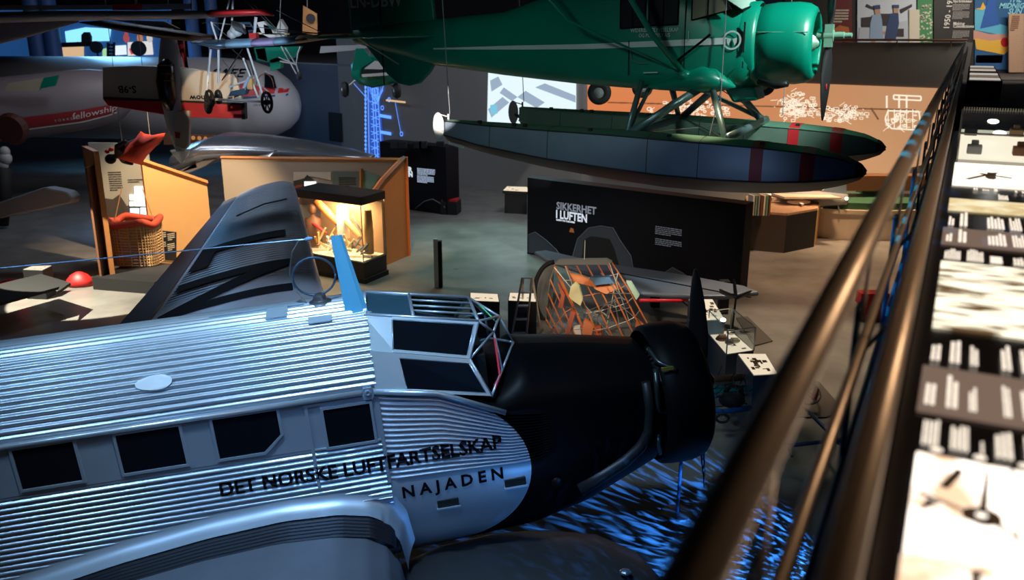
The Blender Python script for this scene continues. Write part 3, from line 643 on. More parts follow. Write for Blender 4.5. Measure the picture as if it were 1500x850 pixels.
# wing struts and stub fairing
mb = MB(); mb.tube([(.02, -.68, -.50), (-.35, -1.2, .1), (-.75, -1.9, 1.05), (-1.0, -2.4, 1.7)], .055, 10, flat=(1, .8)); mb.build('wing_strut', M['green'], sea, smooth=True)
MB().tube([(-.1, -.68, -.44), (-1.6, -1.6, .35), (-2.4, -2.2, 1.4)], .022, 6).build('jury_strut', M['green'], sea, smooth=True)
MB().tube([(-.1, -.74, -.3), (.28, -.78, -.02), (.44, -.80, .1)], .02, 6).build('pitot_rod', M['black'], sea); 
MB().ell((.02, -.70, -.52), (.12, .10, .09)).build('strut_joint', M['green'], sea, smooth=True)
mb = MB(); rs = []
for x, r, z in ((-.75, .02, -.72), (-.4, .1, -.68), (0.0, .19, -.62), (.3, .26, -.58), (.52, .22, -.60), (.7, .1, -.66), (.8, .02, -.7)):
    rs.append([(x, -.52 + r * 1.1 * math.cos(a) * 1.2, z + r * math.sin(a) * .85) for a in np.linspace(0, 2 * PI, 15)[:-1]])
mb.loft(rs); mb.build('stub_fairing', M['green'], sea, smooth=True)
MB().prism([(.55, -.3, -.72), (1.05, -.3, -.72), (1.12, -.3, -.92), (.72, -.3, -.97)], (0, .6, 0)).build('oil_cooler', M['green'], sea, bevel=.04)
MB().tube([(1.15, -.45, -.62), (1.45, -.6, -.68), (1.62, -.66, -.64)], .05, 10).build('exhaust_stub', MATS['exhaust_metal'], sea, smooth=True)
# wing overhead (out of frame top)
rs = []
for y in (-6.5, 6.5): rs.append([(-1.4, y, 1.62), (-.6, y, 1.78), (.1, y, 1.78), (.45, y, 1.66), (.3, y, 1.6), (-.8, y, 1.6)])
MB().loft(rs).build('wing', M['green'], sea, smooth='auto')
# floats
def float_part(sd):
    yc = 1.45 * sd; X = [-3.95, -3.2, -2, -.8, 0, .9, 1.6, 2.2, 2.6, 2.85, 2.93]
    zt = [-1.26, -1.30, -1.345, -1.38, -1.42, -1.46, -1.50, -1.55, -1.62, -1.72, -1.80]; zk = [-1.62, -1.80, -2.0, -2.13, -2.20, -2.22, -2.20, -2.13, -2.03, -1.93, -1.84]; ww = [.13, .24, .33, .38, .40, .40, .38, .33, .25, .12, .03]
    rs = []; tr = []
    xs_ = np.linspace(0, 10, 44)
    rsd, rst, rsb = [], [], []
    for t in xs_:
        x, a, k, w_ = [float(np.interp(t, range(11), q)) for q in (X, zt, zk, ww)]; ch = a + (k - a) * .68
        ring = []
        for f in np.linspace(-1, 1, 7): ring.append((x, yc + w_ * .86 * f, a + .06 * w_ / .4 * (1 - f * f)))
        rst.append(ring)
        rsd.append([(x, yc + w_ * (.86 + .14 * math.sin(PI / 2 * f)), a + (ch - a) * f) for f in np.linspace(0, 1, 5)])
        rsb.append([(x, yc + w_ * (1 - f) + .0, ch + (k - ch) * (f ** .8)) for f in np.linspace(0, 1, 4)])
    fl = MB()
    def mir(ring): return [(p[0], 2 * yc - p[1], p[2]) for p in ring]
    fl.loft(rsd, closed=False, cap=False); fl.loft([mir(r) for r in rsd], closed=False, cap=False); e0 = rsd[0] + mir(rsd[0])[::-1]; fl.add(e0, [tuple(range(len(e0)))])
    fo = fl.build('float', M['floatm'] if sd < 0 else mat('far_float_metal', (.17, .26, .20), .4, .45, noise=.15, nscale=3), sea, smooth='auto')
    dk = MB().loft(rst, closed=False, cap=False); dk.build('float_deck', M['deck'], fo, smooth=True)
    bt = MB().loft(rsb, closed=False, cap=False); bt.loft([mir(r) for r in rsb], closed=False, cap=False); bt.build('float_bottom', M['floatdark'], fo, smooth='auto')
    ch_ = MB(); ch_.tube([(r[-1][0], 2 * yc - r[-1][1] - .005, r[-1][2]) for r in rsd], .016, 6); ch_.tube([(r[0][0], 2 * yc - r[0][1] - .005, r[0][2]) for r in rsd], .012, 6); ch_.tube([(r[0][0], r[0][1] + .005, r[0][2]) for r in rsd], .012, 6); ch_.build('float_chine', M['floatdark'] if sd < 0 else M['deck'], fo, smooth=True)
    def strip(x0, x1, m, nm_, o=.006):
        q = MB(); xa = np.linspace(x0, x1, 6)
        def at_(x, arr): return float(np.interp(x, X, arr))
        for side in (-1, 1):
            rr = []
            for x in xa:
                a, k, w_ = at_(x, zt), at_(x, zk), at_(x, ww); ch = a + (k - a) * .68; rr.append([(x, yc + side * (w_ * (.86 + .14 * math.sin(PI / 2 * f)) + o), a + (ch - a) * f) for f in np.linspace(0, 1, 5)])
            q.loft(rr, closed=False, cap=False)
        rr = []
        for x in xa:
            a, w_ = at_(x, zt), at_(x, ww); rr.append([(x, yc + w_ * .86 * f, a + .06 * w_ / .4 * (1 - f * f) + o) for f in np.linspace(-1, 1, 7)])
        q.loft(rr, closed=False, cap=False); q.build(nm_, m, fo, smooth=True)
    strip(1.37, 1.55, M['red'], 'red_band'); strip(2.07, 2.26, M['red'], 'red_band'); strip(2.80, 2.93, M['tyre'], 'bow_bumper', .012)
    if sd < 0:
        strip(-3.95, -3.93, M['steel'], 'tail_rib')
    for x in (-3.0, -1.9, -.2, .6): strip(x, x + .012, M['floatdark'], 'panel_joint', .004)
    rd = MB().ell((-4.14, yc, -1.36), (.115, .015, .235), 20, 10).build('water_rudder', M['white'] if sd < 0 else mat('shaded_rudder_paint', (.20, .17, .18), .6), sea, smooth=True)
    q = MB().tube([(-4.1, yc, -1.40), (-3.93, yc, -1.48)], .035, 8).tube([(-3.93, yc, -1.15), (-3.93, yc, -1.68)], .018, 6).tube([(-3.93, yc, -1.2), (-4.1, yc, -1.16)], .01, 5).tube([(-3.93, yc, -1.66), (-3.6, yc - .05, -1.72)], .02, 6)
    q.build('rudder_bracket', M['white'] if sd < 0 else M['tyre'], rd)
    for x in (-3.2, -2.55, -2.35, .1, 1.5, -1.2): MB().box((x, yc - .2, interp(x, X, zt) + .05), (.06, .05, .05)).build('cleat', M['tyre'], fo)
    for x in (-3.9,): MB().tube([(x, yc, -1.15), (x - .15, yc + .05, 2.5)], .008, 5).build('suspension_wire', M['grey'], sea)
    return fo
float_part(-1); float_part(1)
tb = mat('strut_metal', (.20, .30, .30), .35, .6)
def strut(a, b, r=.05, nm_='float_strut'): MB().tube([a, b], r, 10, flat=(1, 1.3)).build(nm_, tb, sea, smooth=True)
for sd in (-1, 1):
    y = 1.40 * sd; yb = .55 * sd
    strut((-.67, y, -1.38), (-.66, y * .55, -.62), .045)
    strut((-.62, y, -1.38), (.35, yb, -.66), .052); strut((.91, y, -1.46), (.42, yb, -.66), .052)
    strut((-.67, y, -1.38), (-.6, yb, -.75), .03)
for x in (-.6, .93): strut((x, -1.4, -1.40), (x, 1.4, -1.37), .05, 'spreader_bar')
strut((.93, 1.4, -1.40), (-.1, .3, -.74), .03)
mb = MB()
for a, b in (((-.6, 1.4, -1.38), (.9, -1.4, -1.42)), ((-.6, -1.4, -1.38), (.9, 1.4, -1.42)), ((-.66, -1.4, -1.38), (-.66, 1.2, -1.0)), ((.42, -.5, -.66), (1.0, 1.35, -1.38)), ((.6, -1.2, -1.4), (.6, -.5, -.6))): mb.tube([a, b], .009, 5)
mb.build('bracing_wire', M['steel'], sea)
for p in ((.62, -.72, 0.6), (1.2, 1.4, -1.3)): MB().tube([(p[0], p[1], p[2] - 2.0 if p[1] < 0 else p[2]), (p[0] + .08, p[1] - .05, 3.5)], .008, 5).build('suspension_wire', M['grey'], sea)
# wheels of a plane hanging behind the floatplane
bw = thing('hanging_undercarriage', 'row of three black wheels on legs seen below the green fuselage', 'landing gear', PY(940, 95, 19.0))
for x, y, r in ((878, 136, .24), (941, 128, .21), (1119, 124, .23)):
    c0 = PY(x, y, 18.5); wh = MB().lathe([(r * .45, -.06), (r * .8, -.09), (r, -.04), (r, .04), (r * .8, .09), (r * .45, .06)], c0, (.35, 1, 0), 28).build('wheel', M['tyre'], bw, world=True, smooth=True)
    MB().lathe([(r * .5, -.05), (r * .35, -.07), (.03, -.09), (.001, -.09)], c0, (.35, 1, 0), 18).build('hub_cap', M['grey'], wh, world=True)
    MB().tube([c0, c0 + np.array([.1, .2, .7])], .03, 8).build('leg', M['grey'], bw, world=True)
a, b = PY(870, 78, 18.7), PY(1125, 72, 18.7); MB().tube([a, (a + b) / 2 + np.array([0, 0, .1]), b], .28, 14).build('belly', M['grey'], bw, world=True, smooth=True)
# ================================================================== GALLERY (right foreground)
GD = np.array([.4457, .8952, 0]); GR = np.array([.8952, -.4457, 0]); GZ = 4.35
def G(u, v, z): return GD * u + GR * v + np.array([0, 0, z])
GA = math.atan2(GD[1], GD[0])
mb = MB(); mb.prism([G(-3, -.25, GZ - .35), G(33.0, -.25, GZ - .35), G(33.0, 8, GZ - .35), G(-3, 8, GZ - .35)], (0, 0, .35)); struct(mb, 'floor_gallery', M['carpet'])
mb = MB(); mb.prism([WR.P(2, GZ - .35, -.35), WR.P(aR + .3, GZ - .35, -.35), WR.P(aR + 12, GZ - .35, -.35), WR.P(aR + 12, GZ - .35, -8), WR.P(2, GZ - .35, -8)], (0, 0, .34)); struct(mb, 'floor_gallery_far', M['carpet'])
rail = thing('balcony_railing', 'long metal balcony railing with thick round handrail running away at right', 'railing', G(0, -.155, GZ))
L_ = 33.2
MB().tube([G(u, -.157 + u * .0004, 5.54) for u in np.linspace(-.2, L_, 12)], .0275, 20).build('top_handrail', M['brass'], rail, smooth=True, world=True)
MB().tube([G(u, -.057, 5.41) for u in np.linspace(-.2, L_ - .4, 12)], .0235, 20).build('inner_handrail', M['brass'], rail, smooth=True, world=True)
MB().tube([G(u, -.155, 5.205) for u in np.linspace(-.2, L_ - .4, 12)], .012, 12).build('lower_rail', M['brass'], rail, smooth=True, world=True)
MB().tube([G(u, -.17, 5.08) for u in np.linspace(-.2, L_ - .4, 12)], .010, 8).build('lower_rail', M['bluesteel'], rail, smooth=True, world=True)
MB().tube([G(u, -.17, 4.85) for u in np.linspace(-.2, L_ - .4, 12)], .010, 8).build('lower_rail', M['bluesteel'], rail, smooth=True, world=True)
for k in range(0, 25):
    u = 1.142 + 1.305 * k - (0 if k else .03)
    p = MB().box(G(u, -.178, 4.78), (.075, .014, 1.02), GA).build('post', M['bluesteel'], rail, world=True, bevel=.006)
    MB().tube([G(u, -.168, 5.24), G(u, -.160, 5.53)], .0055, 8).build('rod', M['brass'], p, world=True)
    MB().tube([G(u + .02, -.178, 5.12), G(u + .02, -.06, 5.30), G(u + .02, -.057, 5.40)], .007, 6).build('bracket', M['bluesteel'], p, world=True)
# kick board below the inner handrail
MB().box(G(15, -.10, 4.72), (33, .05, .74), GA).build('side_board', M['navy'], rail, world=True)
# light table -------------------------------------------------------
tab = thing('light_table', 'long glowing table of backlit photographs and text beside the railing', 'light table', G(4, .22, GZ))
TZ = 5.262
MB().box(G(3.2, .235, GZ + .45), (8.5, .50, .86), GA).build('table_body', M['matte_black'], tab, world=True)
MB().box(G(3.2, .235, TZ - .012), (8.5, .54, .02), GA).build('table_top', mat('dark_table_top', (.012, .009, .012), .25), tab, world=True)
def vlight(name, base, dark, scale, es, thr=(.42, .60), stretch=(1, 1, 1)):
    m = bpy.data.materials.new(name); m.use_nodes = True; nt = m.node_tree; b = nt.nodes['Principled BSDF']
    tc = nt.nodes.new('ShaderNodeTexCoord'); mp = nt.nodes.new('ShaderNodeMapping'); mp.inputs['Scale'].default_value = stretch; m0 = nt.nodes.new('ShaderNodeMapping'); m0.inputs['Rotation'].default_value = (0, 0, -GA)
    nt.links.new(tc.outputs['Object'], m0.inputs[0]); nt.links.new(m0.outputs[0], mp.inputs[0])
    t = nt.nodes.new('ShaderNodeTexNoise'); t.inputs['Scale'].default_value = scale; t.inputs['Detail'].default_value = 4; t.inputs['Distortion'].default_value = .6
    nt.links.new(mp.outputs[0], t.inputs['Vector'])
    r = nt.nodes.new('ShaderNodeValToRGB'); r.color_ramp.elements[0].position = thr[0]; r.color_ramp.elements[0].color = (*dark, 1); r.color_ramp.elements[1].position = thr[1]; r.color_ramp.elements[1].color = (*base, 1)
    nt.links.new(t.outputs['Fac'], r.inputs[0]); nt.links.new(r.outputs[0], b.inputs['Emission Color']); b.inputs['Emission Strength'].default_value = es; b.inputs['Base Color'].default_value = (.02, .02, .02, 1); b.inputs['Roughness'].default_value = .15
    return m
WARM = (1.0, .86, .66)
EL = em('table_glow', (1.0, .90, .76), 1.8); ET = em('table_text', (1.0, .86, .70), 1.3); EB = em('brown_glow', (.30, .20, .15), .6); ED = em('photo_dark', (.10, .045, .02), .35); EM_ = em('photo_mid', (.55, .36, .22), .6)
def panel(u0, u1, m, v0=.0, v1=.47, name='photo_panel', dz=.0):
    return MB().prism([G(u0, v0, TZ + dz), G(u1, v0, TZ + dz), G(u1, v1, TZ + dz), G(u0, v1, TZ + dz)], (0, 0, .004)).build(name, m, tab, world=True)
def flat(par, shapes, m, z=TZ + .006, name='image', kind=None):
    mb = MB()
    for s_ in shapes: mb.add([G(u, v, z) for u, v in s_], [tuple(range(len(s_)))])
    return mb.build(name, m, par, world=True, kind=kind)
def blob(u, v, ru, rv, n=12, j=.25, rng=random): return [(u + ru * (1 + rng.uniform(-j, j)) * math.cos(a), v + rv * (1 + rng.uniform(-j, j)) * math.sin(a)) for a in np.linspace(0, 2 * PI, n + 1)[:-1]]
rg = random.Random(5)
near = vlight('near_photo', (1.0, .90, .78), (.50, .32, .20), 7, 2.6, (.36, .50))
# two by two of the near photographs
for u0, u1, v0, v1 in ((.60, 1.26, .004, .155), (1.266, 1.625, .006, .155), (1.266, 1.625, .160, .32), (.60, 1.26, .160, .32), (1.266, 1.625, .325, .47)):
    panel(u0, u1, near, v0, v1)
pl_ = MATS and tab
nose = [blob(1.425, .108, .030, .030, 14, .1, rg), [(1.432, .104), (1.600, .117), (1.600, .122), (1.425, .116)], [(1.42, .112), (1.375, .153), (1.387, .154), (1.435, .118)], [(1.43, .10), (1.47, .02), (1.458, .018), (1.42, .1)],
        [(1.50, .045), (1.585, .072), (1.575, .084), (1.495, .06)], [(1.40, .02), (1.45, .03), (1.44, .05)], [(1.345, .095), (1.352, .14), (1.34, .14)], [(1.36, .014), (1.37, .05), (1.355, .05)]]
flat(tab, nose, ED); flat(tab, [blob(1.425, .108, .009, .009, 10, .1, rg)], EL, TZ + .008)
pil = [[(1.0, .068), (1.15, .066), (1.20, .092), (1.24, .10), (1.235, .118), (1.13, .125), (1.05, .153), (1.0, .153)], [(1.20, .095), (1.262, .094), (1.262, .11), (1.22, .112)]]
flat(tab, pil, em('jacket_brown', (.22, .12, .07), .5)); flat(tab, [[(1.06, .10), (1.15, .115), (1.24, .105), (1.25, .112), (1.14, .13), (1.05, .125)]], EL, TZ + .008)
flat(tab, [blob(1.12, .09, .03, .008, 9, .3, rg), blob(1.07, .085, .02, .006, 9, .3, rg), blob(1.09, .14, .04, .006, 9, .3, rg), blob(1.19, .145, .03, .005, 9, .3, rg)], ED, TZ + .010)
flat(tab, [blob(1.48, .24, .06, .010, 9, .4, rg), blob(1.40, .25, .012, .04, 9, .4, rg), blob(1.2, .22, .02, .03, 9, .4, rg), blob(1.10, .20, .03, .01, 9, .4, rg)], EM_)
def textband(u0, u1, v0, v1, cols, name='text_block', par=tab, gap=.3, rag=.3):
    mb = MB(); v = v0
    for c_ in cols:   # c_: (width in v, lines, frac length)
        wv, n_, fl = c_
        for i in range(n_):
            va = v + wv * i / n_; vb = va + wv / n_ * (1 - gap); ue = u0 + (u1 - u0) * fl * (1 - rg.uniform(0, rag)); uu = u0
            while uu < ue:
                seg = min(ue, uu + (u1 - u0) * rg.uniform(.05, .12))
                mb.add([G(uu, va, TZ + .006), G(seg, va + 0, TZ + .006), G(seg, vb, TZ + .006), G(uu, vb, TZ + .006)], [(0, 1, 2, 3)]); uu = seg + (u1 - u0) * .012
        v += wv + .018
    return mb.build(name, ET, par, world=True, kind='stuff')
textband(1.66, 1.80, .012, .4, [(.030, 4, 1), (.032, 4, .95), (.006, 1, .45), (.030, 3, 1), (.032, 4, .85), (.006, 1, .8), (.025, 3, .8), (.03, 4, .9), (.03, 4, .9)])
for v in (.038, .108, .178, .248, .318): flat(tab, [blob(1.645, v, .011, .011, 18, 0)], ET, name='oval_marker')
panel(1.825, 2.10, EB, -.004, .47, 'caption_panel')
textband(1.86, 2.06, .008, .4, [(.022, 2, .7), (.024, 2, 1), (.016, 2, .7), (.01, 0, 0), (.016, 2, .9), (.040, 4, .95), (.01, 0, 0), (.045, 5, 1), (.045, 5, .7), (.05, 5, 1)])
textband(2.14, 2.35, .010, .4, [(.022, 2, .7), (.024, 2, 1), (.018, 2, .7), (.01, 0, 0), (.022, 2, .9), (.045, 4, .95), (.01, 0, 0), (.055, 6, 1), (.045, 5, .7), (.05, 5, 1)])
far_photo = vlight('stone_photo', (1.0, .84, .58), (.18, .10, .03), 10, 1.1, (.42, .58), (.55, 2.3, 1))
panel(2.41, 3.15, vlight('lake_photo', (1.0, .90, .68), (.10, .055, .02), 5.5, 1.5, (.40, .53), (4.2, 1.0, 1)), .004)
textband(3.18, 3.38, .012, .43, [(.05, 6, .8), (.05, 6, .9), (.05, 1, .5), (.04, 4, .6), (.04, 3, .5)])
panel(3.42, 3.72, EB, -.004, .47, 'caption_panel')
textband(3.46, 3.70, .010, .43, [(.022, 2, .6), (.03, 2, 1), (.03, 0, 0), (.06, 5, .9), (.04, 4, .9), (.05, 6, 1), (.05, 6, .8)])
textband(3.76, 4.06, .012, .43, [(.022, 2, .6), (.03, 2, 1), (.03, 0, 0), (.06, 5, .9), (.04, 4, .9), (.05, 6, 1), (.05, 6, .8)])
panel(4.11, 4.40, vlight('ochre_strip', (1.0, .86, .55), (.75, .55, .25), 9, 1.0), .004, .47)
textband(4.44, 4.60, .20, .43, [(.04, 5, .9), (.03, 0, 0), (.05, 6, .9), (.04, 4, .9)])
p_ = panel(4.80, 5.62, vlight('aircraft_sketch', (1.0, .92, .80), (.95, .80, .62), 5, 1.5), .006, .44)
flat(tab, [blob(5.15, .18, .13, .025, 12, .3, rg), [(5.0, .06), (5.3, .20), (5.27, .22), (4.98, .08)], [(5.2, .12), (5.1, .27), (5.13, .28), (5.24, .14)], [(5.4, .34), (5.5, .35), (5.1, .40), (5.1, .38)]], ED)
textband(4.66, 4.76, .10, .4, [(.02, 2, .8), (.03, 3, .5), (.02, 1, .9), (.03, 0, 0), (.01, 2, .8), (.09, 8, .7)])
# glass display box at the end of the table
gb = thing('table_glass_box', 'glass display box glowing at the far end of the light table', 'display case', G(6.5, .22, TZ))
x0, x1, y0, y1, z0, z1 = 5.70, 7.40, .01, .44, TZ + .01, TZ + .16
fm = MB()
for a, b in (((x0, y0, z1), (x1, y0, z1)), ((x1, y0, z1), (x1, y1, z1)), ((x1, y1, z1), (x0, y1, z1)), ((x0, y1, z1), (x0, y0, z1)), ((x0, y0, z0), (x0, y0, z1)), ((x1, y0, z0), (x1, y0, z1)), ((x0, y1, z0), (x0, y1, z1)), ((x1, y1, z0), (x1, y1, z1)), ((x0, y0, z0), (x1, y0, z0)), ((x0, y1, z0), (x1, y1, z0))): fm.tube([G(*a), G(*b)], .006, 4)
fm.build('frame', M['steel'], gb, world=True)
MB().prism([G(x0, y0, z1), G(x1, y0, z1), G(x1, y1, z1), G(x0, y1, z1)], (0, 0, .003)).build('glass_top', M['glass'], gb, world=True)
for a, b in (((x0, y0), (x1, y0)), ((x1, y0), (x1, y1)), ((x0, y1), (x1, y1)), ((x0, y0), (x0, y1))): MB().add([G(*a, z0), G(*b, z0), G(*b, z1), G(*a, z1)], [(0, 1, 2, 3)]).build('glass_side', M['glass'], gb, world=True)
MB().prism([G(x0 + .02, y0 + .01, z0), G(x1 - .02, y0 + .01, z0), G(x1 - .02, y1 - .01, z0), G(x0 + .02, y1 - .01, z0)], (0, 0, .01)).build('lit_base', em('box_glow', (1.0, .86, .66), 1.1), gb, world=True)
lm = MB()
for k in range(26): lm.box(G(7.36, .02 + k * .0165, z1 + .012), (.02, .008, .02), GA)
lm.build('toothed_trim', M['paper'], gb, world=True)
for u, v in ((6.0, .22), (6.75, .20)): MB().ell(G(u, v, z1 - .02), (.035, .035, .015)).build('small_lamp', em('lamp_glow', (1, .95, .85), 9), gb, world=True)
for u, v, s_, c_ in ((7.0, .08, .12, 'matte_black'), (7.05, .36, .14, 'wicker'), (5.95, .10, .1, 'grey'), (5.98, .34, .1, 'brown')):
    nm_ = {'matte_black': ('instrument', 'small black instrument inside the glass box, far left corner'), 'wicker': ('wooden_part', 'small wooden part inside the glass box, far right corner'), 'grey': ('metal_part', 'small grey metal part inside the glass box, near left corner'), 'brown': ('leather_case', 'small brown case inside the glass box, near right corner')}[c_]
    q = MB().box(G(u, v, z0 + .035), (s_, .08, .05), GA).box(G(u + .03, v, z0 + .07), (s_ * .5, .04, .03), GA); q = q.build(nm_[0], M[c_], bevel=.006); tag(q, nm_[1], nm_[0].replace('_', ' '))
# second low plinth further along the gallery
far_t = thing('far_light_table', 'black plinth with striped lit top near the far posters', 'light table', G(20, .3, GZ))
MB().box(G(20.0, .29, GZ + .4), (6.2, .52, .8), GA).build('table_body', M['matte_black'], far_t, world=True)
for k, (c_, u) in enumerate((('ET', 17.0), ('EB', 17.9), ('EL', 18.8), ('EB', 19.7), ('EL', 20.6), ('ED', 21.5), ('EL', 22.4))):
    mb = MB(); rgk = random.Random(k)
    MB().prism([G(u, .06, GZ + .81), G(u + .6, .06, GZ + .81), G(u + .6, .52, GZ + .81), G(u, .52, GZ + .81)], (0, 0, .01)).build('picture_strip', [em('dim_strip_glow', (.85, .8, .72), .55), EB, em('dim_strip_glow', (.85, .8, .72), .55), ED][k % 4], far_t, world=True)
# ================================================================== FAR GALLERY (posters)
pr = thing('parapet_rail', 'thin dark horizontal rail along the top of the far grey balcony wall', 'railing', WR.P(aR - 6, 5.52))
MB().tube([WR.P(aR - 10, 5.60, .05), WR.P(aR - .1, 5.60, .05)], .035, 8).build('rail', M['brown'], pr, world=True)
for k in range(6): MB().tube([WR.P(aR - .6 - k * 1.7, 5.40, .05), WR.P(aR - .6 - k * 1.7, 5.60, .05)], .02, 6).build('post', M['brown'], pr, world=True)
# poster wall: perpendicular to view, starts behind the parapet
PB = 34.5
def PP(x, y, Yo=0): return PY(x, y, PB + Yo)
struct(MB().prism([PP(1150, 112), PP(1560, 112), PP(1560, -60), PP(1150, -60)], (0, .3, 0)), 'wall_gallery', mat('gallery_black_wall', (.02, .015, .015), .7))
def sheet(x0, y0, x1, y1, off): return [PP(x0, y1, off), PP(x1, y1, off), PP(x1, y0, off), PP(x0, y0, off)]
def board(name, label, x0, y0, x1, y1, m, off=-.06, cat='poster', group=None):
    t = thing(name, label, cat, PP((x0 + x1) / 2, y1, off), group=group)
    MB().prism(sheet(x0, y0, x1, y1, off), (0, .05, 0)).build('board', m, t, world=True); return t
def pix(par, shapes, m, off, name='print', kind=None):
    mb = MB()
    for s_ in shapes: mb.prism([PP(x, y, off) for x, y in s_], (0, .012, 0))
    return mb.build(name, m, par, world=True, kind=kind)
skyw = mat('print_pale_sky', (.62, .68, .75), .7); coat = mat('print_pale_blue', (.30, .42, .58), .7); navyp = mat('print_navy', (.03, .06, .16), .7); skin = mat('print_skin', (.55, .30, .20), .7); dkp = mat('print_dark', (.04, .03, .035), .7)
t = board('crew_photo', 'big photograph of two uniformed women before a propeller airplane', 1256, -20, 1342, 68, skyw)
pix(t, [[(1259, 40), (1286, 38), (1330, 30), (1332, 64), (1256, 66)]], mat('print_white_airframe', (.52, .56, .62), .7), -.075)
pix(t, [[(1262, 26), (1280, 24), (1280, 40), (1262, 40)], [(1270, 6), (1282, 12), (1284, 16), (1268, 10)], [(1318, 14), (1336, 6), (1336, 10), (1320, 20)], [(1312, 42), (1324, 42), (1324, 54), (1312, 54)], [(1290, 20), (1304, 20), (1307, 30), (1302, 38), (1292, 38), (1288, 30)]], dkp, -.085)
pix(t, [[(1278, 22), (1290, 20), (1292, 30), (1294, 58), (1274, 58), (1275, 34)]], coat, -.095); pix(t, [[(1304, 20), (1316, 18), (1317, 34), (1312, 58), (1296, 58), (1300, 34)]], navyp, -.095)
pix(t, [[(1281, 13), (1289, 13), (1290, 20), (1282, 21)], [(1309, 12), (1316, 12), (1316, 19), (1309, 19)], [(1277, 58), (1283, 58), (1282, 66), (1278, 66)], [(1300, 58), (1306, 58), (1306, 66), (1302, 66)], [(1293, 46), (1297, 46), (1297, 50), (1293, 50)]], skin, -.10)
pix(t, [[(1280, 8), (1289, 7), (1290, 13), (1281, 14)], [(1308, 7), (1317, 7), (1317, 12), (1308, 12)]], navyp, -.105)
t = board('green_map_panel', 'green and white printed panel right of the crew photograph', 1344, -20, 1366, 68, mat('print_green', (.06, .26, .10), .7))
mb = MB(); rk = random.Random(3)
for k in range(60):
    x, y = rk.uniform(1345, 1364), rk.uniform(6, 64); mb.prism([PP(x, y, -.075), PP(x + rk.uniform(1, 4), y, -.075), PP(x + 3, y + 2, -.075), PP(x, y + rk.uniform(1.5, 4), -.075)], (0, .01, 0))
mb.build('print', mat('print_cream', (.70, .64, .50), .7), t, world=True, kind='stuff')
t = board('cream_strip', 'narrow plain cream panel beside the crew photograph', 1332, 14, 1347, 64, MATS['print_cream'], -.12, 'panel')
t = board('red_poster', 'dark red printed panel with orange lines behind the green propeller', 1218, -20, 1248, 68, mat('print_dark_red', (.16, .02, .02), .7))
pix(t, [[(1219, 44), (1230, 37), (1243, 40), (1245, 50), (1230, 54), (1220, 50)]], mat('print_orange', (.6, .18, .05), .7), -.08)
mb = MB(); text_lines(mb, PP(1222, 14, -.08), (1, 0, 0), (0, 0, 1), 5, .55, .5, rk); mb.build('print', MATS['print_cream'], t, world=True, kind='stuff')
t = board('year_column', 'black text panel headed 1950 - 1975 in white', 1368, -20, 1425, 72, mat('panel_black', (.012, .01, .01), .6))
lettering('1950 - 1975', lambda u, v: tuple(PP(1390 - v / .0265, 43, -.09) + np.array([0, 0, u])), .31, mat('white_print', (.75, .72, .68), .6), t, width=1.22, offset=.004, world=True)
lettering('Making', lambda u, v: tuple(PP(1396, 36.5, -.09) + np.array([u, 0, v])), .15, MATS['white_print'], t, offset=.003, world=True); lettering('Connections', lambda u, v: tuple(PP(1396, 40.5, -.09) + np.array([u, 0, v])), .15, MATS['white_print'], t, offset=.003, world=True)
lettering('Nye forbindelser', lambda u, v: tuple(PP(1396, 3.5, -.09) + np.array([u, 0, v])), .13, MATS['white_print'], t, width=.7, offset=.003, world=True)
mb = MB()
for yy, rws in ((6, 5), (17, 6), (45, 6)): text_lines(mb, PP(1396, yy, -.09), (1, 0, 0), (0, 0, 1), rws, .62, .24 if rws == 5 else .28, rk, .5)
mb.build('small_print', mat('grey_print', (.35, .33, .32), .6), t, world=True, kind='stuff')
t = board('travel_poster', 'colourful painted poster reading THE MIDNIGHT SUN in pale blue', 1428, -25, 1530, 102, mat('poster_blue', (.02, .10, .26), .7), -.06)
sunp = mat('poster_yellow', (.72, .42, .05), .7); cy = mat('poster_cyan', (.10, .42, .60), .7); pk = mat('poster_pink', (.55, .28, .22), .7)
pix(t, [[(1428, 14), (1446, 8), (1444, 36), (1428, 40)]], cy, -.075); pix(t, [[(1428, 30), (1460, 34), (1495, 44), (1490, 52), (1460, 50), (1428, 44)]], cy, -.07)
pix(t, [[(1426, 44), (1450, 50), (1482, 50), (1484, 60), (1460, 62), (1426, 58)]], pk, -.08); pix(t, [[(1428, 56), (1450, 60), (1480, 56), (1484, 70), (1470, 80), (1430, 72)]], sunp, -.085)
pix(t, [[(1446, 4), (1452, -20), (1462, -20), (1458, 10), (1464, 36), (1436, 42)]], mat('poster_deep_blue', (.02, .10, .38), .7), -.09)
pix(t, [[(1472 + 6 * math.cos(a), 62 + 7 * math.sin(a)) for a in np.linspace(0, 2 * PI, 14)[:-1]]], M['red'], -.095)
pix(t, [[(1440, 3), (1444, 12), (1438, 15), (1428, 12), (1436, 12)]], sunp, -.1)
for st_, x, y in (('THE', 1477, 3), ('MIDNIGHT', 1463, 12), ('SUN', 1476, 20)): lettering(st_, lambda u, v, x=x, y=y: tuple(PP(x, y, -.1) + np.array([u + .2 * v, 0, v])), .26, mat('pale_blue_print', (.25, .62, .75), .6), t, offset=.006, world=True)
t = board('hanging_text_board', 'tall speckled tan text board standing before the travel poster', 1478, 20, 1500, 106, mat('tan_board', (.42, .27, .18), .7, noise=.3, nscale=25), -.5, 'board'); 
mb = MB(); text_lines(mb, PP(1483, 23, -.53), (1, 0, 0), (0, 0, 1), 8, .28, .55, rk); mb.build('small_print', M['brown'], t, world=True, kind='stuff')
b = MB().box(G(30.5, .55, 5.1), (.7, .22, .22), 0); tag(b.build('projector', M['matte_black'], bevel=.03), 'small black projector box at the far end of the railing', 'projector')
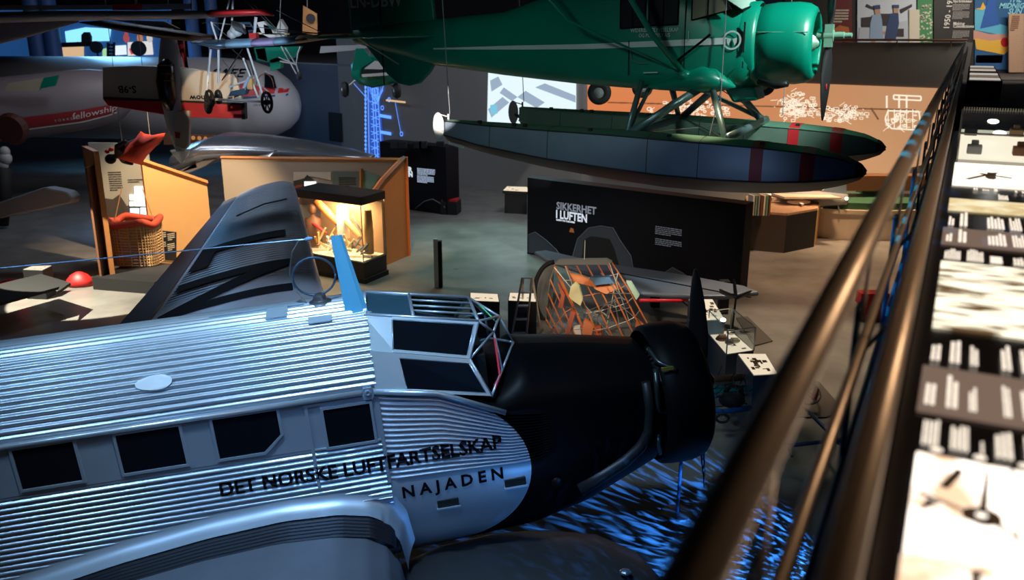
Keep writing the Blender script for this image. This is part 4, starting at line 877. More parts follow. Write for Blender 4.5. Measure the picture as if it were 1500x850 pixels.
# ================================================================== BACK WALL PROJECTIONS
CW = WR
def wall_poly(name, pts, m, off=.04, th=.02, parent=None, **k):
    q = [CW.P(*CW.px(x, y), off) for x, y in pts]; return MB().prism(q, CW.n * th).build(name, m, parent, world=parent is not None, **k)
def wall_line(mb, pts, wd=.04, off=.075):
    ab = [np.array(CW.px(x, y)) for x, y in pts]
    for a, b in zip(ab[:-1], ab[1:]):
        d_ = b - a; L = np.linalg.norm(d_)
        if L < 1e-6: continue
        n = np.array([-d_[1], d_[0]]) / L * wd / 2; mb.add([CW.P(*(a + n), off), CW.P(*(b + n), off), CW.P(*(b - n), off), CW.P(*(a - n), off)], [(0, 1, 2, 3)])
sc_ = thing('engine_projection', 'wide orange projection with white engine line drawings on the far wall', 'projection', WR.P(*WR.px(1100, 180), .05))
gm = bpy.data.materials.new('orange_projection'); gm.use_nodes = True; nt = gm.node_tree; b = nt.nodes['Principled BSDF']; tc = nt.nodes.new('ShaderNodeTexCoord'); sp = nt.nodes.new('ShaderNodeSeparateXYZ'); nt.links.new(tc.outputs['Object'], sp.inputs[0])
mr = nt.nodes.new('ShaderNodeMapRange'); mr.inputs['From Min'].default_value = -5; mr.inputs['From Max'].default_value = 4; nt.links.new(sp.outputs[0], mr.inputs['Value'])
rp = nt.nodes.new('ShaderNodeValToRGB'); rp.color_ramp.elements[0].color = (.80, .22, .06, 1); rp.color_ramp.elements[1].color = (.62, .31, .15, 1); nt.links.new(mr.outputs[0], rp.inputs[0]); nt.links.new(rp.outputs[0], b.inputs['Emission Color']); b.inputs['Emission Strength'].default_value = .85; b.inputs['Base Color'].default_value = (.1, .08, .06, 1)
wall_poly('projected_field', [(860, 110), (1395, 130), (1372, 236), (1240, 268), (905, 262), (862, 252)], gm, parent=sc_)
rd = random.Random(11); mb = MB()
def engine_drawing(cx, cy, rx, ry, n):
    for k in range(n):
        a = rd.uniform(0, 2 * PI); r_ = rd.uniform(.1, 1); x, y = cx + rx * r_ * math.cos(a), cy + ry * r_ * math.sin(a)
        if rd.random() < .45: s1, s2 = rd.uniform(2, 8), rd.uniform(1.5, 4); wall_line(mb, [(x, y), (x + s1, y + .4), (x + s1, y + s2), (x, y + s2), (x, y)], .02)
        elif rd.random() < .5: q = rd.uniform(1.2, 3.5); wall_line(mb, [(x + q * math.cos(t), y + q * .8 * math.sin(t)) for t in np.linspace(0, 2 * PI, 10)], .03)
        else: wall_line(mb, [(x, y), (x + rd.uniform(-12, 12), y + rd.uniform(-8, 8))], .02)
engine_drawing(1010, 160, 60, 18, 110); engine_drawing(1165, 155, 30, 22, 130); engine_drawing(1235, 165, 40, 14, 80); engine_drawing(1320, 175, 26, 16, 40)
for x in (1300, 1309, 1318, 1327, 1336): wall_line(mb, [(x, 160), (x, 188)], .03)
wall_line(mb, [(1296, 172), (1300, 162), (1345, 163), (1348, 185), (1340, 190), (1305, 188), (1297, 180), (1296, 172)], .05)
for x in (1298, 1316, 1327): wall_line(mb, [(x, 140), (x, 158)], .06)
wall_line(mb, [(1308, 139), (1348, 141), (1348, 147), (1308, 145), (1308, 139)], .05)
mb.build('line_drawing', em('projected_white', (1.0, .86, .66), 1.0), sc_, world=True, kind='stuff')
mb = MB(); wall_line(mb, [(890, 150), (1340, 161)], .05, .06); wall_line(mb, [(1232, 172), (1243, 158)], .05, .06); wall_line(mb, [(1275, 158), (1286, 175)], .06, .06); mb.build('dark_line', em('projected_dark', (.18, .07, .04), .5), sc_, world=True)
CW = WL
sw = thing('white_projection', 'bright white projection with pale blue chevrons on the far wall', 'projection', Wp(*WP(780, 150), .05))
wall_poly('projected_field', [(717, 92), (845, 92), (845, 192), (715, 182)], em('projected_pale', (.80, .95, 1.0), 1.0), parent=sw)
gb_ = em('projected_grey_blue', (.40, .52, .68), .8)
for k, q in enumerate(([(717, 160), (738, 142), (748, 150), (722, 172)], [(720, 118), (732, 112), (738, 124), (722, 134)], [(760, 142), (772, 133), (800, 150), (788, 158)], [(786, 128), (800, 122), (845, 140), (845, 150)], [(740, 128), (760, 142), (752, 148), (734, 136)])): wall_poly('chevron', q, gb_, .07, .01, sw)
wall_poly('cyan_patch', [(720, 154), (730, 152), (731, 166), (721, 168)], em('projected_cyan', (.2, .65, .85), .9), .07, .01, sw)
bt_ = thing('blue_tower_projection', 'tall glowing blue line drawing of a rocket tower on the dark wall', 'projection', Wp(*WP(555, 180), .05))
mb = MB()
for x0, x1 in ((537, 538), (541, 543), (547, 552), (550, 556), (554, 562)): wall_line(mb, [(x0, 120), (x1, 242)], .05)
for y in range(122, 240, 6): wall_line(mb, [(536, y), (539, y)], .09)
for y in range(126, 240, 11): wall_line(mb, [(545, y), (557, y + 5)], .03); wall_line(mb, [(557, y), (546, y + 5)], .03)
for y in (169, 193): wall_line(mb, [(558, y), (575, y + 3)], .13)
for t in np.linspace(0, 1, 7): wall_line(mb, [(553 + 12 * math.cos(PI * t), 122 + 18 * math.sin(PI * t)), (553, 152)], .025); wall_line(mb, [(565 - 24 * t, 122), (556, 150)], .025)
for x, y in ((572, 146), (562, 158), (590, 196)): wall_line(mb, [(x + 2 * math.cos(t), y + 3 * math.sin(t)) for t in np.linspace(0, 2 * PI, 9)], .04)
wall_line(mb, [(520, 122), (545, 150)], .03); wall_line(mb, [(581, 150), (589, 194)], .03)
mb.build('line_drawing', em('projected_blue', (.10, .28, 1.0), 1.6), bt_, world=True, kind='stuff')
wall_poly('glow_bar', [(540, 125), (556, 125), (566, 242), (541, 242)], em('projected_navy', (.03, .09, .45), .9), .05, .01, bt_)
bar = MB().tube([Wp(*WP(577, 146), .4), Wp(*WP(604, 149), .4)], .04, 6); tag(bar.build('glowing_bar', em('bar_glow', (.9, .6, .35), .8)), 'short warm lit bar on the wall right of the blue rocket drawing', 'lamp')
dr = wall_poly('door_1', [(482, 164), (501, 166), (503, 208), (484, 206)], M['matte_black'], .03); dr['kind'] = 'structure'
# ================================================================== FLOOR EXHIBITS
def gz(x, y): return PZ(x, y, 0)
# long black safety panel
A0, B0 = gz(772, 372), gz(1083, 430); dv = (B0 - A0) / np.linalg.norm(B0 - A0); nv = np.array([dv[1], -dv[0], 0]); LP = np.linalg.norm(B0 - A0); HP = 2.12
sp_ = thing('safety_panel', 'long low black wall panel reading SIKKERHET I LUFTEN', 'information panel', A0)
MB().prism([A0, B0, B0 - nv * .45, A0 - nv * .45], (0, 0, HP)).build('panel_body', mat('panel_gloss_black', (.008, .008, .012), .55, spec=.15), sp_, world=True, bevel=.01)
def on_panel(x, y, off=.012):  # pixel -> point on the front face
    n = nv; r = ray(x, y); t = ((A0 + n * off - CC) @ n) / (r @ n); return CC + r * t
def ptext(st_, x, y, cap, width, m, off=.012, par=sp_, dirv=dv, o_=.004):
    p = on_panel(x, y, off); lettering(st_, lambda u, v: tuple(p + dirv * u + np.array([0, 0, v])), cap, m, par, width=width, offset=o_, world=True)
wp_ = lambda x0, x1, y: float(np.linalg.norm(on_panel(x1, y) - on_panel(x0, y)))
ptext('SIKKERHET', 815, 306, .27, wp_(815, 873, 305), em('hollow_text', (.42, .47, .58), .45), o_=.007); ptext('I LUFTEN', 814, 319, .30, wp_(814, 859, 318), M['text'], o_=.010)
ptext('SAFETY IN THE SKIES', 815, 323, .055, wp_(815, 842, 321), M['text'])
mb = MB(); rr_ = random.Random(4); text_lines(mb, on_panel(960, 331), dv, (0, 0, 1), 5, .72, .22, rr_, .45); text_lines(mb, on_panel(960, 349), dv, (0, 0, 1), 4, .72, .18, rr_, .45); mb.build('small_print', em('faint_text', (.30, .32, .38), .3), sp_, world=True, kind='stuff')
hillm = mat('dark_hill_print', (.05, .055, .075), .6); hl2 = mat('hill_outline_print', (.13, .14, .18), .6)
for pts in ([(774, 344), (784, 340), (800, 352), (815, 366), (822, 376), (774, 370)], [(838, 378), (846, 350), (862, 334), (880, 331), (898, 334), (908, 352), (924, 375), (928, 395), (852, 380), (838, 378)], [(970, 402), (985, 392), (1000, 400), (1010, 408), (970, 404)]):
    MB().prism([on_panel(x, y, .004) for x, y in pts], nv * .006).build('hill_print', hillm, sp_, world=True)
    mb = MB(); mb.tube([on_panel(x, y, .016) for x, y in pts[:-1]], .012, 4); mb.build('hill_outline', hl2, sp_, world=True)
MB().prism([on_panel(x, y, .012) for x, y in [(852, 384), (855, 352), (866, 346), (893, 350), (900, 365), (908, 392)]], nv * .004).build('hill_shade', M['matte_black'], sp_, world=True)
MB().prism([on_panel(x, y, .010) for x, y in [(834, 340), (836, 334), (840, 335), (841, 341)]], nv * .01).build('orange_mark', M['orange'], sp_, world=True)
# left black info panel with bench
A1, B1 = gz(560, 302), gz(655, 315); d1 = (B1 - A1) / np.linalg.norm(B1 - A1); n1 = np.array([d1[1], -d1[0], 0])
lp = thing('info_panel', 'smaller black text panel with headlines behind the orange board', 'information panel', A1)
MB().prism([A1, B1, B1 - n1 * .7, A1 - n1 * .7], (0, 0, 2.25)).build('panel_body', MATS['panel_gloss_black'], lp, world=True)
def on1(x, y, off=.015): r = ray(x, y); t = ((A1 + n1 * off - CC) @ n1) / (r @ n1); return CC + r * t
for st_, x, y in (('ER', 595, 251), ('EN', 595, 258)): lettering(st_, lambda u, v, x=x, y=y: tuple(on1(x, y) + d1 * u + np.array([0, 0, v])), .22, M['text'], lp, offset=.014, world=True)
mb = MB(); text_lines(mb, on1(611, 246), d1, (0, 0, 1), 5, .75, .24, rr_, .7); text_lines(mb, on1(611, 257), d1, (0, 0, 1), 5, .70, .24, rr_, .7); mb.build('small_print', em('text_pale', (.6, .75, 1.0), .55), lp, world=True, kind='stuff')
mb = MB(); mb.tube([on1(*p) for p in ((608, 306), (622, 295), (634, 292), (645, 298), (652, 304))], .02, 4); mb.build('hill_outline', hl2, lp, world=True)
for x in (578, 590, 612, 620, 645): MB().box(PY(x, 212, 29.4), (.25, .25, .2)).build('top_lamp', M['matte_black'], lp, world=True)
bn = thing('red_seat_bench', 'small black bench with red top at the right end of the text panel', 'bench', gz(662, 314)); MB().box(gz(660, 315) + np.array([0, .3, .22]), (.55, .6, .44), -.2).build('bench_box', M['matte_black'], bn, world=True); MB().box(gz(660, 315) + np.array([0, .3, .47]), (.5, .5, .06), -.2).build('seat', M['red'], bn, world=True)
# plinth helper
def plinth(name, label, quad, z, m_body, tops, cat='display table', group=None, foot=.0, over=.0):
    q = [PZ(x, y, z) for x, y in quad]; c = sum(q) / 4; t = thing(name, label, cat, (c[0], c[1], 0), group=group)
    bq = [c + (p - c) * (1 - over) for p in q]; MB().prism([(p[0], p[1], 0) for p in bq], (0, 0, z - .1)).build('body', m_body, t, world=True)
    MB().prism([(p[0], p[1], z - .1) for p in q], (0, 0, .09)).build('top', m_body, t, world=True)
    rk = random.Random(len(name) + int(quad[0][0])); 
    if tops:
        glow = MB().prism([c + (p - c) * .94 - np.array([0, 0, .008]) for p in q], (0, 0, .012)).build('lit_top', em('plinth_glow', (1.0, .83, .60), .85), t, world=True); mb = MB()
        for k in range(tops):
            u, v = rk.uniform(.05, .8), rk.uniform(.08, .75); du, dv_ = rk.uniform(.05, .18), rk.uniform(.02, .14)
            f = lambda a, b_: c + ((q[0] * (1 - a) + q[1] * a) * (1 - b_) + (q[3] * (1 - a) + q[2] * a) * b_ - c) * .94 + np.array([0, 0, .008])
            mb.add([f(u, v), f(u + du, v), f(u + du, v + dv_), f(u, v + dv_)], [(0, 1, 2, 3)])
        mb.build('print', em('plinth_print', (.10, .05, .02), .3), glow, world=True, kind='stuff')
    return t, q
plinth('low_showcase', 'low black table with faint lit top left of the long black panel', [(736, 279), (775, 281), (773, 274), (742, 273)], .78, M['matte_black'], 4, over=.15)
plinth('light_plinth', 'black plinth with white lit top behind the cockpit windscreen', [(688, 440), (732, 442), (730, 431), (688, 429)], .78, M['matte_black'], 5)
plinth('light_plinth', 'black plinth with white lit top beside the stepladder', [(744, 440), (786, 442), (786, 430), (746, 429)], .78, M['matte_black'], 5)
plinth('low_light_box', 'low white lit box on the floor at the stepladder foot', [(735, 502), (792, 504), (786, 490), (738, 488)], .14, M['paper'], 0)
plinth('display_plinth', 'dark plinth with glowing printed top nearest the red tail tube', [(1028, 470), (1062, 468), (1044, 438), (1008, 438)], 1.0, M['bluesteel'], 22)
plinth('display_plinth', 'dark plinth with glowing printed top just left of the big handrail', [(1104, 550), (1140, 548), (1122, 518), (1080, 518)], 1.0, M['bluesteel'], 22)
t, q = plinth('glass_topped_case', 'glass box showcase lit inside between two glowing plinths', [(1064, 520), (1104, 514), (1070, 484), (1037, 488)], .72, M['bluesteel'], 8, 'display case')
fm = MB(); hb_ = np.array([0, 0, .42])
for i in range(4):
    j = (i + 1) % 4; fm.tube([q[i], q[i] + hb_], .012, 4); fm.tube([q[i] + hb_, q[j] + hb_], .012, 4); fm.tube([q[i], q[j]], .012, 4); MB().add([q[i], q[j], q[j] + hb_, q[i] + hb_], [(0, 1, 2, 3)]).build('glass_side', M['glass'], t, world=True)
fm.build('glass_edge', M['steel'], t, world=True); MB().add([p + hb_ for p in q], [(0, 1, 2, 3)]).build('glass_top', M['glass'], t, world=True)
MB().ell(q[3] * .7 + q[0] * .3 + hb_ - np.array([-.15, 0, .06]), (.05, .05, .03)).build('small_lamp', em('lamp_warm', (1, .85, .6), 14), t, world=True)
for k in range(5):
    p = q[0] * rd.uniform(.3, .5) + q[1] * .3 ; c = sum(q) / 4 + np.array([rd.uniform(-.15, .25), rd.uniform(-.3, .3), .08]); tag(MB().ell(c, (rd.uniform(.06, .12), .07, .05), 10, 6).box(c + np.array([0, 0, .04]), (.12, .03, .03)).build('exhibit_piece', M[('wicker', 'grey', 'paper', 'brown', 'steel')[k]], smooth='auto'), ('woven brown piece inside the low glass box showcase', 'grey piece inside the low glass box showcase', 'cream piece inside the low glass box showcase', 'dark brown piece inside the low glass box showcase', 'shiny metal piece inside the low glass box showcase')[k], 'exhibit')
# white bollard sign
bd = thing('bollard_sign', 'slim upright sign board, white on its edge, standing alone on the floor', 'sign', gz(640, 421)); g_ = gz(642, 421); 
MB().box(g_ + np.array([-.035, .0, .6]), (.10, .14, 1.2)).build('white_edge', M['white'], bd, world=True); MB().box(g_ + np.array([.06, 0.03, .57]), (.09, .14, 1.14)).build('dark_side', M['matte_black'], bd, world=True)
# ---------------- orange exhibit booth
def vboard(name, label, quad_base, m, h0, h1=None, th=.08, cat='panel', mside=None):
    a, b = quad_base; a = np.array(a, float); b = np.array(b, float); d_ = (b - a) / np.linalg.norm(b - a); n = np.array([d_[1], -d_[0], 0]); h1 = h0 if h1 is None else h1
    t = thing(name, label, cat, a)
    MB().prism([a, b, b + (0, 0, h1), a + (0, 0, h0)], -n * th).build('board', m, t, world=True); return t, a, d_, n
a_, b_ = gz(165, 420), gz(152, 405); hh = lambda base, px, py: float(PY(px, py, base[1])[2])
la, lb = gz(158, 420), np.array([*gz(143, 398)[:2], 0])
t, *_ = vboard('orange_side_board', 'tall narrow orange wall at the left end of the balloon exhibit', (gz(163, 420), gz(143, 385)), M['orange_wood'], hh(gz(163, 420), 145, 222), hh(gz(143, 385), 126, 214) , th=-.12, cat='wall panel')
MB().box(gz(160, 420) + np.array([-.1, .1, 1.45]), (.05, .5, 2.9)).build('edge_board', M['brown'], t, world=True)
MB().box(gz(200, 424) + np.array([.0, .55, .15]), (1.7, 1.6, .3), -.25).build('base_step', M['matte_black'], t, world=True)
# picture wall
pa, pb = np.array([*PY(141, 300, 24.2)[:2], 0]), np.array([*PY(226, 300, 24.4)[:2], 0]); t, a, d_, n_ = vboard('balloon_picture_wall', 'picture wall with mountain print and lit pictures behind the wicker basket', (pa, pb), mat('grey_green_print', (.38, .38, .32), .7), 3.0, 2.95, cat='wall panel')
def onp(x, y, off=.012): r = ray(x, y); k = ((a + n_ * off - CC) @ n_) / (r @ n_); return CC + r * k
MB().prism([onp(*p) for p in [(150, 290), (165, 292), (175, 285), (186, 302), (200, 296), (222, 310), (222, 392), (150, 392)]], n_ * .01).build('mountain_print', mat('mountain_print', (.07, .055, .045), .8, noise=.6, nscale=3), t, world=True)
mb = MB(); text_lines(mb, onp(158, 252, .02), d_, (0, 0, 1), 9, .34, .55, rr_, .35); text_lines(mb, onp(187, 263, .02), d_, (0, 0, 1), 2, .5, .12, rr_, .35); mb.build('small_print', M['black'], t, world=True, kind='stuff')
for k, (x0, y0, x1, y1, c_) in enumerate(((197, 273, 215, 302, (1, .95, .85)), (190, 285, 196, 293, (1, .95, .85)), (190, 295, 196, 302, (1, .9, .75)), (191, 305, 204, 325, (.75, .95, 1.0)), (206, 304, 215, 318, (.8, .97, 1.0)))):
    MB().prism([onp(x0, y1, .03), onp(x1, y1, .03), onp(x1, y0, .03), onp(x0, y0, .03)], n_ * .03).build('lit_picture', em('lit_picture_%d' % k, c_, 1.7), t, world=True)
# cream board with sloping top
ca, cb = gz(226, 392), np.array([*PY(316, 400, 23.6)[:2], 0]); z0_, z1_ = hh(ca, 210, 236), hh(cb, 314, 268)
t, a, d_, n_ = vboard('cream_sloping_board', 'large pale orange board with a sloping top beside the wicker basket', (gz(226, 392), (cb[0], cb[1], 0)), M['cream_wood'], z0_, z1_, cat='wall panel')
pts = [a + np.array([0, 0, z0_]), np.array([cb[0], cb[1], z1_])]; MB().tube([pts[0], pts[1]], .07, 4).build('top_edge', M['orange_wood'], t, world=True)
def onc(x, y, off=.012): r = ray(x, y); k = ((a + n_ * off - CC) @ n_) / (r @ n_); return CC + r * k
MB().prism([onc(*p) for p in [(229, 337), (258, 340), (258, 382), (231, 380)]], n_ * .02).build('caption_label', M['matte_black'], t, world=True)
mb = MB(); [text_lines(mb, onc(x, y, .04), d_, (0, 0, 1), 4, .2, .2, rr_, .5) for x, y in ((232, 342), (245, 343), (232, 356), (245, 358))]; mb.build('small_print', MATS['print_cream'], t, world=True, kind='stuff')
# wicker basket
bc = gz(192, 412) + np.array([0, .6, .3]); wb = thing('balloon_basket', 'wicker balloon basket with padded red rim in the orange exhibit', 'basket', bc)
def sq(c, r, z, n=28, e=.55): return [(c[0] + r * .82 * np.sign(math.cos(a)) * abs(math.cos(a)) ** e, c[1] + r * .6 * np.sign(math.sin(a)) * abs(math.sin(a)) ** e, c[2] + z) for a in np.linspace(0, 2 * PI, n + 1)[:-1]]
MB().loft([sq(bc, r, z) for r, z in ((.62, .0), (.66, .05), (.66, .5), (.70, 1.05), (.63, 1.05), (.6, .1), (.3, .08))]).build('basket_body', M['wicker'], wb, world=True, smooth='auto')
mb = MB()
for k in range(14): mb.tube(sq(bc, .665 + .04 * k / 14 + .01, .04 + k * .072) + [sq(bc, .665 + .04 * k / 14 + .01, .04 + k * .072)[0]], .016, 4)
s0, s1 = sq(bc, .69, .02, 40), sq(bc, .725, 1.04, 40)
for p, q_ in zip(s0, s1): mb.tube([p, q_], .014, 4)
mb.build('wicker_weave', mat('wicker_light', (.55, .36, .18), .8, noise=.3, nscale=20), wb, world=True, kind='stuff')
rim = sq(bc, .70, 1.08); rim = [(p[0], p[1], p[2] + .05 * math.sin(i * .9)) for i, p in enumerate(rim)]; MB().tube(rim + rim[:2], .09, 8).build('padded_rim', mat('red_padding', (.42, .05, .02), .8, bump=.4, bscale=15), wb, world=True, smooth=True)
for x in (-.5, .5): MB().tube([bc + np.array([x, 0, 1.05]), bc + np.array([x * .5, .1, 1.9])], .012, 5).build('rope', M['wicker'], wb, world=True)
# rear exhibit wall
ra, rb_ = np.array([-7.2, 25.2, 0]), np.array([-3.5, 25.0, 0]); ra = np.array([*PY(330, 300, 25.3)[:2], 0]); rb_ = np.array([*PY(590, 300, 24.9)[:2], 0])
t, a, d_, n_ = vboard('rear_print_wall', 'rear exhibit wall with grey prints and lit photographs above the glass case', (ra, rb_), mat('warm_grey_print', (.42, .36, .28), .7), 2.42, 2.42, cat='wall panel')
def onr(x, y, off=.012): r = ray(x, y); k = ((a + n_ * off - CC) @ n_) / (r @ n_); return CC + r * k
top = [onr(325, 243), onr(590, 246)]; MB().tube([a + np.array([0, 0, 2.44]), a + d_ * np.linalg.norm(rb_ - ra) + np.array([0, 0, 2.44])], .05, 4).build('top_edge', M['orange_wood'], t, world=True)
def rpix(nm_, q, m, off=.01): return MB().prism([onr(x, y, off) for x, y in q], n_ * .012).build(nm_, m, t, world=True)
rpix('mountain_print', [(430, 265), (445, 262), (450, 256), (458, 262), (466, 272), (480, 280), (480, 300), (430, 300)], MATS['mountain_print']); rpix('grey_green_print', [(487, 251), (528, 251), (528, 284), (487, 282)], mat('grey_green', (.17, .20, .17), .7)); rpix('green_print', [(533, 250), (556, 258), (540, 284), (532, 280)], mat('pale_green_print', (.20, .36, .30), .7)); rpix('cream_print', [(430, 252), (485, 252), (485, 264), (455, 258), (430, 266)], MATS['print_cream'], .006)
rpix('lit_picture', [(446, 266), (463, 266), (463, 280), (446, 280)], em('lit_picture_a', (1, .97, .92), 1.8), .03); rpix('lit_picture', [(465, 277), (480, 277), (480, 284), (465, 284)], em('lit_picture_b', (.8, .92, 1), 1.4), .03); rpix('framed_picture', [(433, 272), (443, 270), (442, 286), (433, 284)], M['orange_dark'], .03)
MB().tube([onr(529, 247, .05), onr(529, 290, .05)], .05, 4).build('upright', M['orange_wood'], t, world=True)
mb = MB(); text_lines(mb, onr(496, 260, .03), d_, (0, 0, 1), 6, .5, .28, rr_, .4); mb.build('small_print', M['black'], t, world=True, kind='stuff')
# right orange triangular board
ra_, rb2 = gz(566, 389), gz(600, 374); top_r = hh(rb2, 598, 230); 
t = thing('orange_triangle_board', 'big orange triangular board at the right end of the exhibit', 'wall panel', rb2)
PL = [ra_ + np.array([0, 0, 0]), rb2, rb2 + np.array([0, 0, top_r])]; d_ = (rb2 - ra_) / np.linalg.norm(rb2 - ra_); n_ = np.array([d_[1], -d_[0], 0])
def ont(x, y): r = ray(x, y); k = ((ra_ - CC) @ n_) / (r @ n_); return CC + r * k
q = [ont(565, 389), rb2, rb2 + np.array([0, 0, top_r]), rb2 + np.array([0, 0, top_r]) - d_ * .12, ont(562, 262), ont(540, 292), ont(540, 396)]; q = [np.array([p[0], p[1], max(0, p[2])]) for p in q]
MB().prism(q, -n_ * .10).build('board', M['orange_wood'], t, world=True); MB().tube([q[3], q[4], q[5]], .06, 4).build('top_edge', M['brown'], t, world=True); MB().box(rb2 + np.array([.0, .0, top_r / 2]), (.06, .12, top_r)).build('edge_post', M['orange'], t, world=True)
# glass showcase
cA, cB = gz(440, 398), gz(534, 416); cD = gz(567, 402); ed = cD - cB; cC = cA + ed; q = [cA, cB, cD, cC]; zc = lambda k: np.array([0, 0, k])
gs = thing('glass_showcase', 'tall lit glass showcase with black lid full of exhibits', 'display case', (cA + cB + cD + cC) / 4)
cen = sum(q) / 4; ztop = hh(cB, 534, 300) ; MB().prism([cen + (p - cen) * 1.04 for p in q], zc(.12)).build('foot', M['matte_black'], gs, world=True); MB().prism([p + zc(.12) for p in q], zc(.40)).build('base', mat('dark_brown_base', (.02, .014, .012), .5), gs, world=True); MB().prism([cen + (p - cen) * 1.03 + zc(ztop - .02) for p in q], zc(.20)).build('lid', M['matte_black'], gs, world=True)
fm = MB()
for i in range(4):
    j = (i + 1) % 4; fm.tube([q[i] + zc(.52), q[i] + zc(ztop)], .012, 4); MB().add([q[i] + zc(.52), q[j] + zc(.52), q[j] + zc(ztop), q[i] + zc(ztop)], [(0, 1, 2, 3)]).build('glass_side', M['glass'], gs, world=True)
fm.build('glass_edge', M['steel'], gs, world=True); MB().prism([cen + (p - cen) * .96 + zc(.525) for p in q], zc(.02)).build('floor_panel', MATS['print_cream'], gs, world=True)
lamp_ = bpy.data.lights.new('case_lamp', 'AREA'); lamp_.energy = 150; lamp_.color = (1, .74, .42); lamp_.size = .9; lamp_.shape = 'SQUARE'; lo = bpy.data.objects.new('case_lamp', lamp_); COL.objects.link(lo); lo.location = tuple(cen + zc(ztop - .06)); aim(lo, tuple(cen))
def inC(u, v, z): return cA + (cB - cA) * u + ed * v + zc(z)
MB().prism([inC(.02, .95, .55), inC(.98, .95, .55), inC(.98, .95, ztop - .1), inC(.02, .95, ztop - .1)], (0, .02, 0)).build('back_panel', mat('case_back', (.38, .22, .11), .7), gs, world=True)
ex_ = [('red_tube', 'red rolled canvas tube standing slanted in the glass showcase', 'orange', [(.10, .6, 1.75), (.42, .6, 1.25)], .10), ('wooden_plank', 'upright pale wooden plank at the right inside the glass showcase', 'cream_wood', [(.88, .6, .60), (.88, .6, 1.70)], .13), ('white_cylinder', 'white upright cylinder in the middle of the glass showcase', 'white', [(.50, .6, .9), (.50, .6, 1.72)], .17), ('wooden_mallet', 'pale wooden propeller piece slanting inside the glass showcase', 'cream_wood', [(.58, .5, 1.4), (.78, .5, 1.0)], .08), ('metal_bar', 'thin pale bar slanting inside the glass showcase', 'white', [(.72, .4, 1.55), (.86, .4, 1.15)], .03), ('red_bar', 'thin red bar low in the glass showcase', 'red', [(.06, .4, 1.25), (.3, .4, 1.0)], .035)]
for nm_, lb_, m_, pp, r_ in ex_: tag(MB().tube([inC(*pp[0]), inC(*pp[0]) * .5 + inC(*pp[1]) * .5, inC(*pp[1])], [r_ * .9, r_, r_ * .8], 12).build(nm_, M[m_], smooth='auto'), lb_, 'exhibit')
hd = MB().ell(inC(.06, .5, 1.55), (.11, .11, .14), 14, 10).loft([[inC(.06, .5, 1.45) + np.array([r * math.cos(a), r * .7 * math.sin(a), dz]) for a in np.linspace(0, 2 * PI, 13)[:-1]] for r, dz in ((.05, 0), (.06, -.08), (.22, -.15), (.2, -.6), (.14, -.85))]); tag(hd.build('mannequin_bust', M['brown'], smooth=True), 'dark mannequin bust with helmet at the left inside the glass showcase', 'mannequin')
for k, (u, v, lb_, m_) in enumerate(((.25, .3, 'cream angular model part lying left in the showcase', 'cream_wood'), (.45, .25, 'white open model part lying centre in the showcase', 'white'), (.80, .35, 'tangle of dark instrument parts lying right in the showcase', 'grey'), (.66, .2, 'small yellow instrument lying near the showcase front', 'yellow'), (.32, .65, 'pale wooden frame piece leaning at the showcase back', 'cream_wood'))):
    mb = MB(); rk = random.Random(k + 20)
    for j in range(9): p = inC(u, v, .58) + np.array([rk.uniform(-.16, .16), rk.uniform(-.1, .1), rk.uniform(0, .3)]); mb.tube([p, p + np.array([rk.uniform(-.22, .22), rk.uniform(-.1, .1), rk.uniform(-.05, .3)])], rk.uniform(.012, .035), 6)
    tag(mb.build('model_part', M[m_]), lb_, 'exhibit')
# ---------------- left dark area
lt, _ = plinth('dark_show_table', 'small dark table with glowing map top in the far left darkness', [(33, 395), (62, 396), (76, 389), (46, 390)], .7, M['matte_black'], 3)
for (x, y, rx, lb_) in ((18, 424, .55, 'bright red dome at the left edge beside the spotlit floor'), (118, 412, .35, 'dim red dome near the balloon exhibit base')):
    g_ = gz(x, y + 6); mb = MB().loft([[(g_[0] + rx * c_ * math.cos(a), g_[1] + rx * .7 * c_ * math.sin(a), .02 + z) for a in np.linspace(0, 2 * PI, 21)[:-1]] for c_, z in ((1, 0), (.9, .12), (.6, .24), (.25, .31), (.02, .33))]); tag(mb.build('red_dome', mat('dome_red', (.45, .012, .012), .5), smooth=True), lb_, 'cover')
mb = MB(); bl = [PZ(-60, 452, 0), PZ(118, 405, 0), PZ(96, 426, 0)]
tag(MB().prism([PZ(x, y, .6) for x, y in ((-80, 470), (88, 424), (84, 432), (104, 418), (60, 405), (-80, 440))], (0, 0, .06)).build('dark_low_wing', M['matte_black']), 'low dark swept panel beside the spotlit floor patch', 'panel')
gt = thing('hanging_tail_wing', 'grey rounded wing tip reaching in from the left edge', 'wing', PY(0, 300, 21)); MB().prism([PY(*p, 21.5) for p in ((-60, 330), (0, 320), (85, 302), (103, 298), (107, 290), (98, 281), (65, 274), (0, 296), (-60, 310))], (0, .5, -.05)).build('wing_skin', mat('dull_wing_paint', (.30, .29, .32), .6), gt, world=True, bevel=.05)
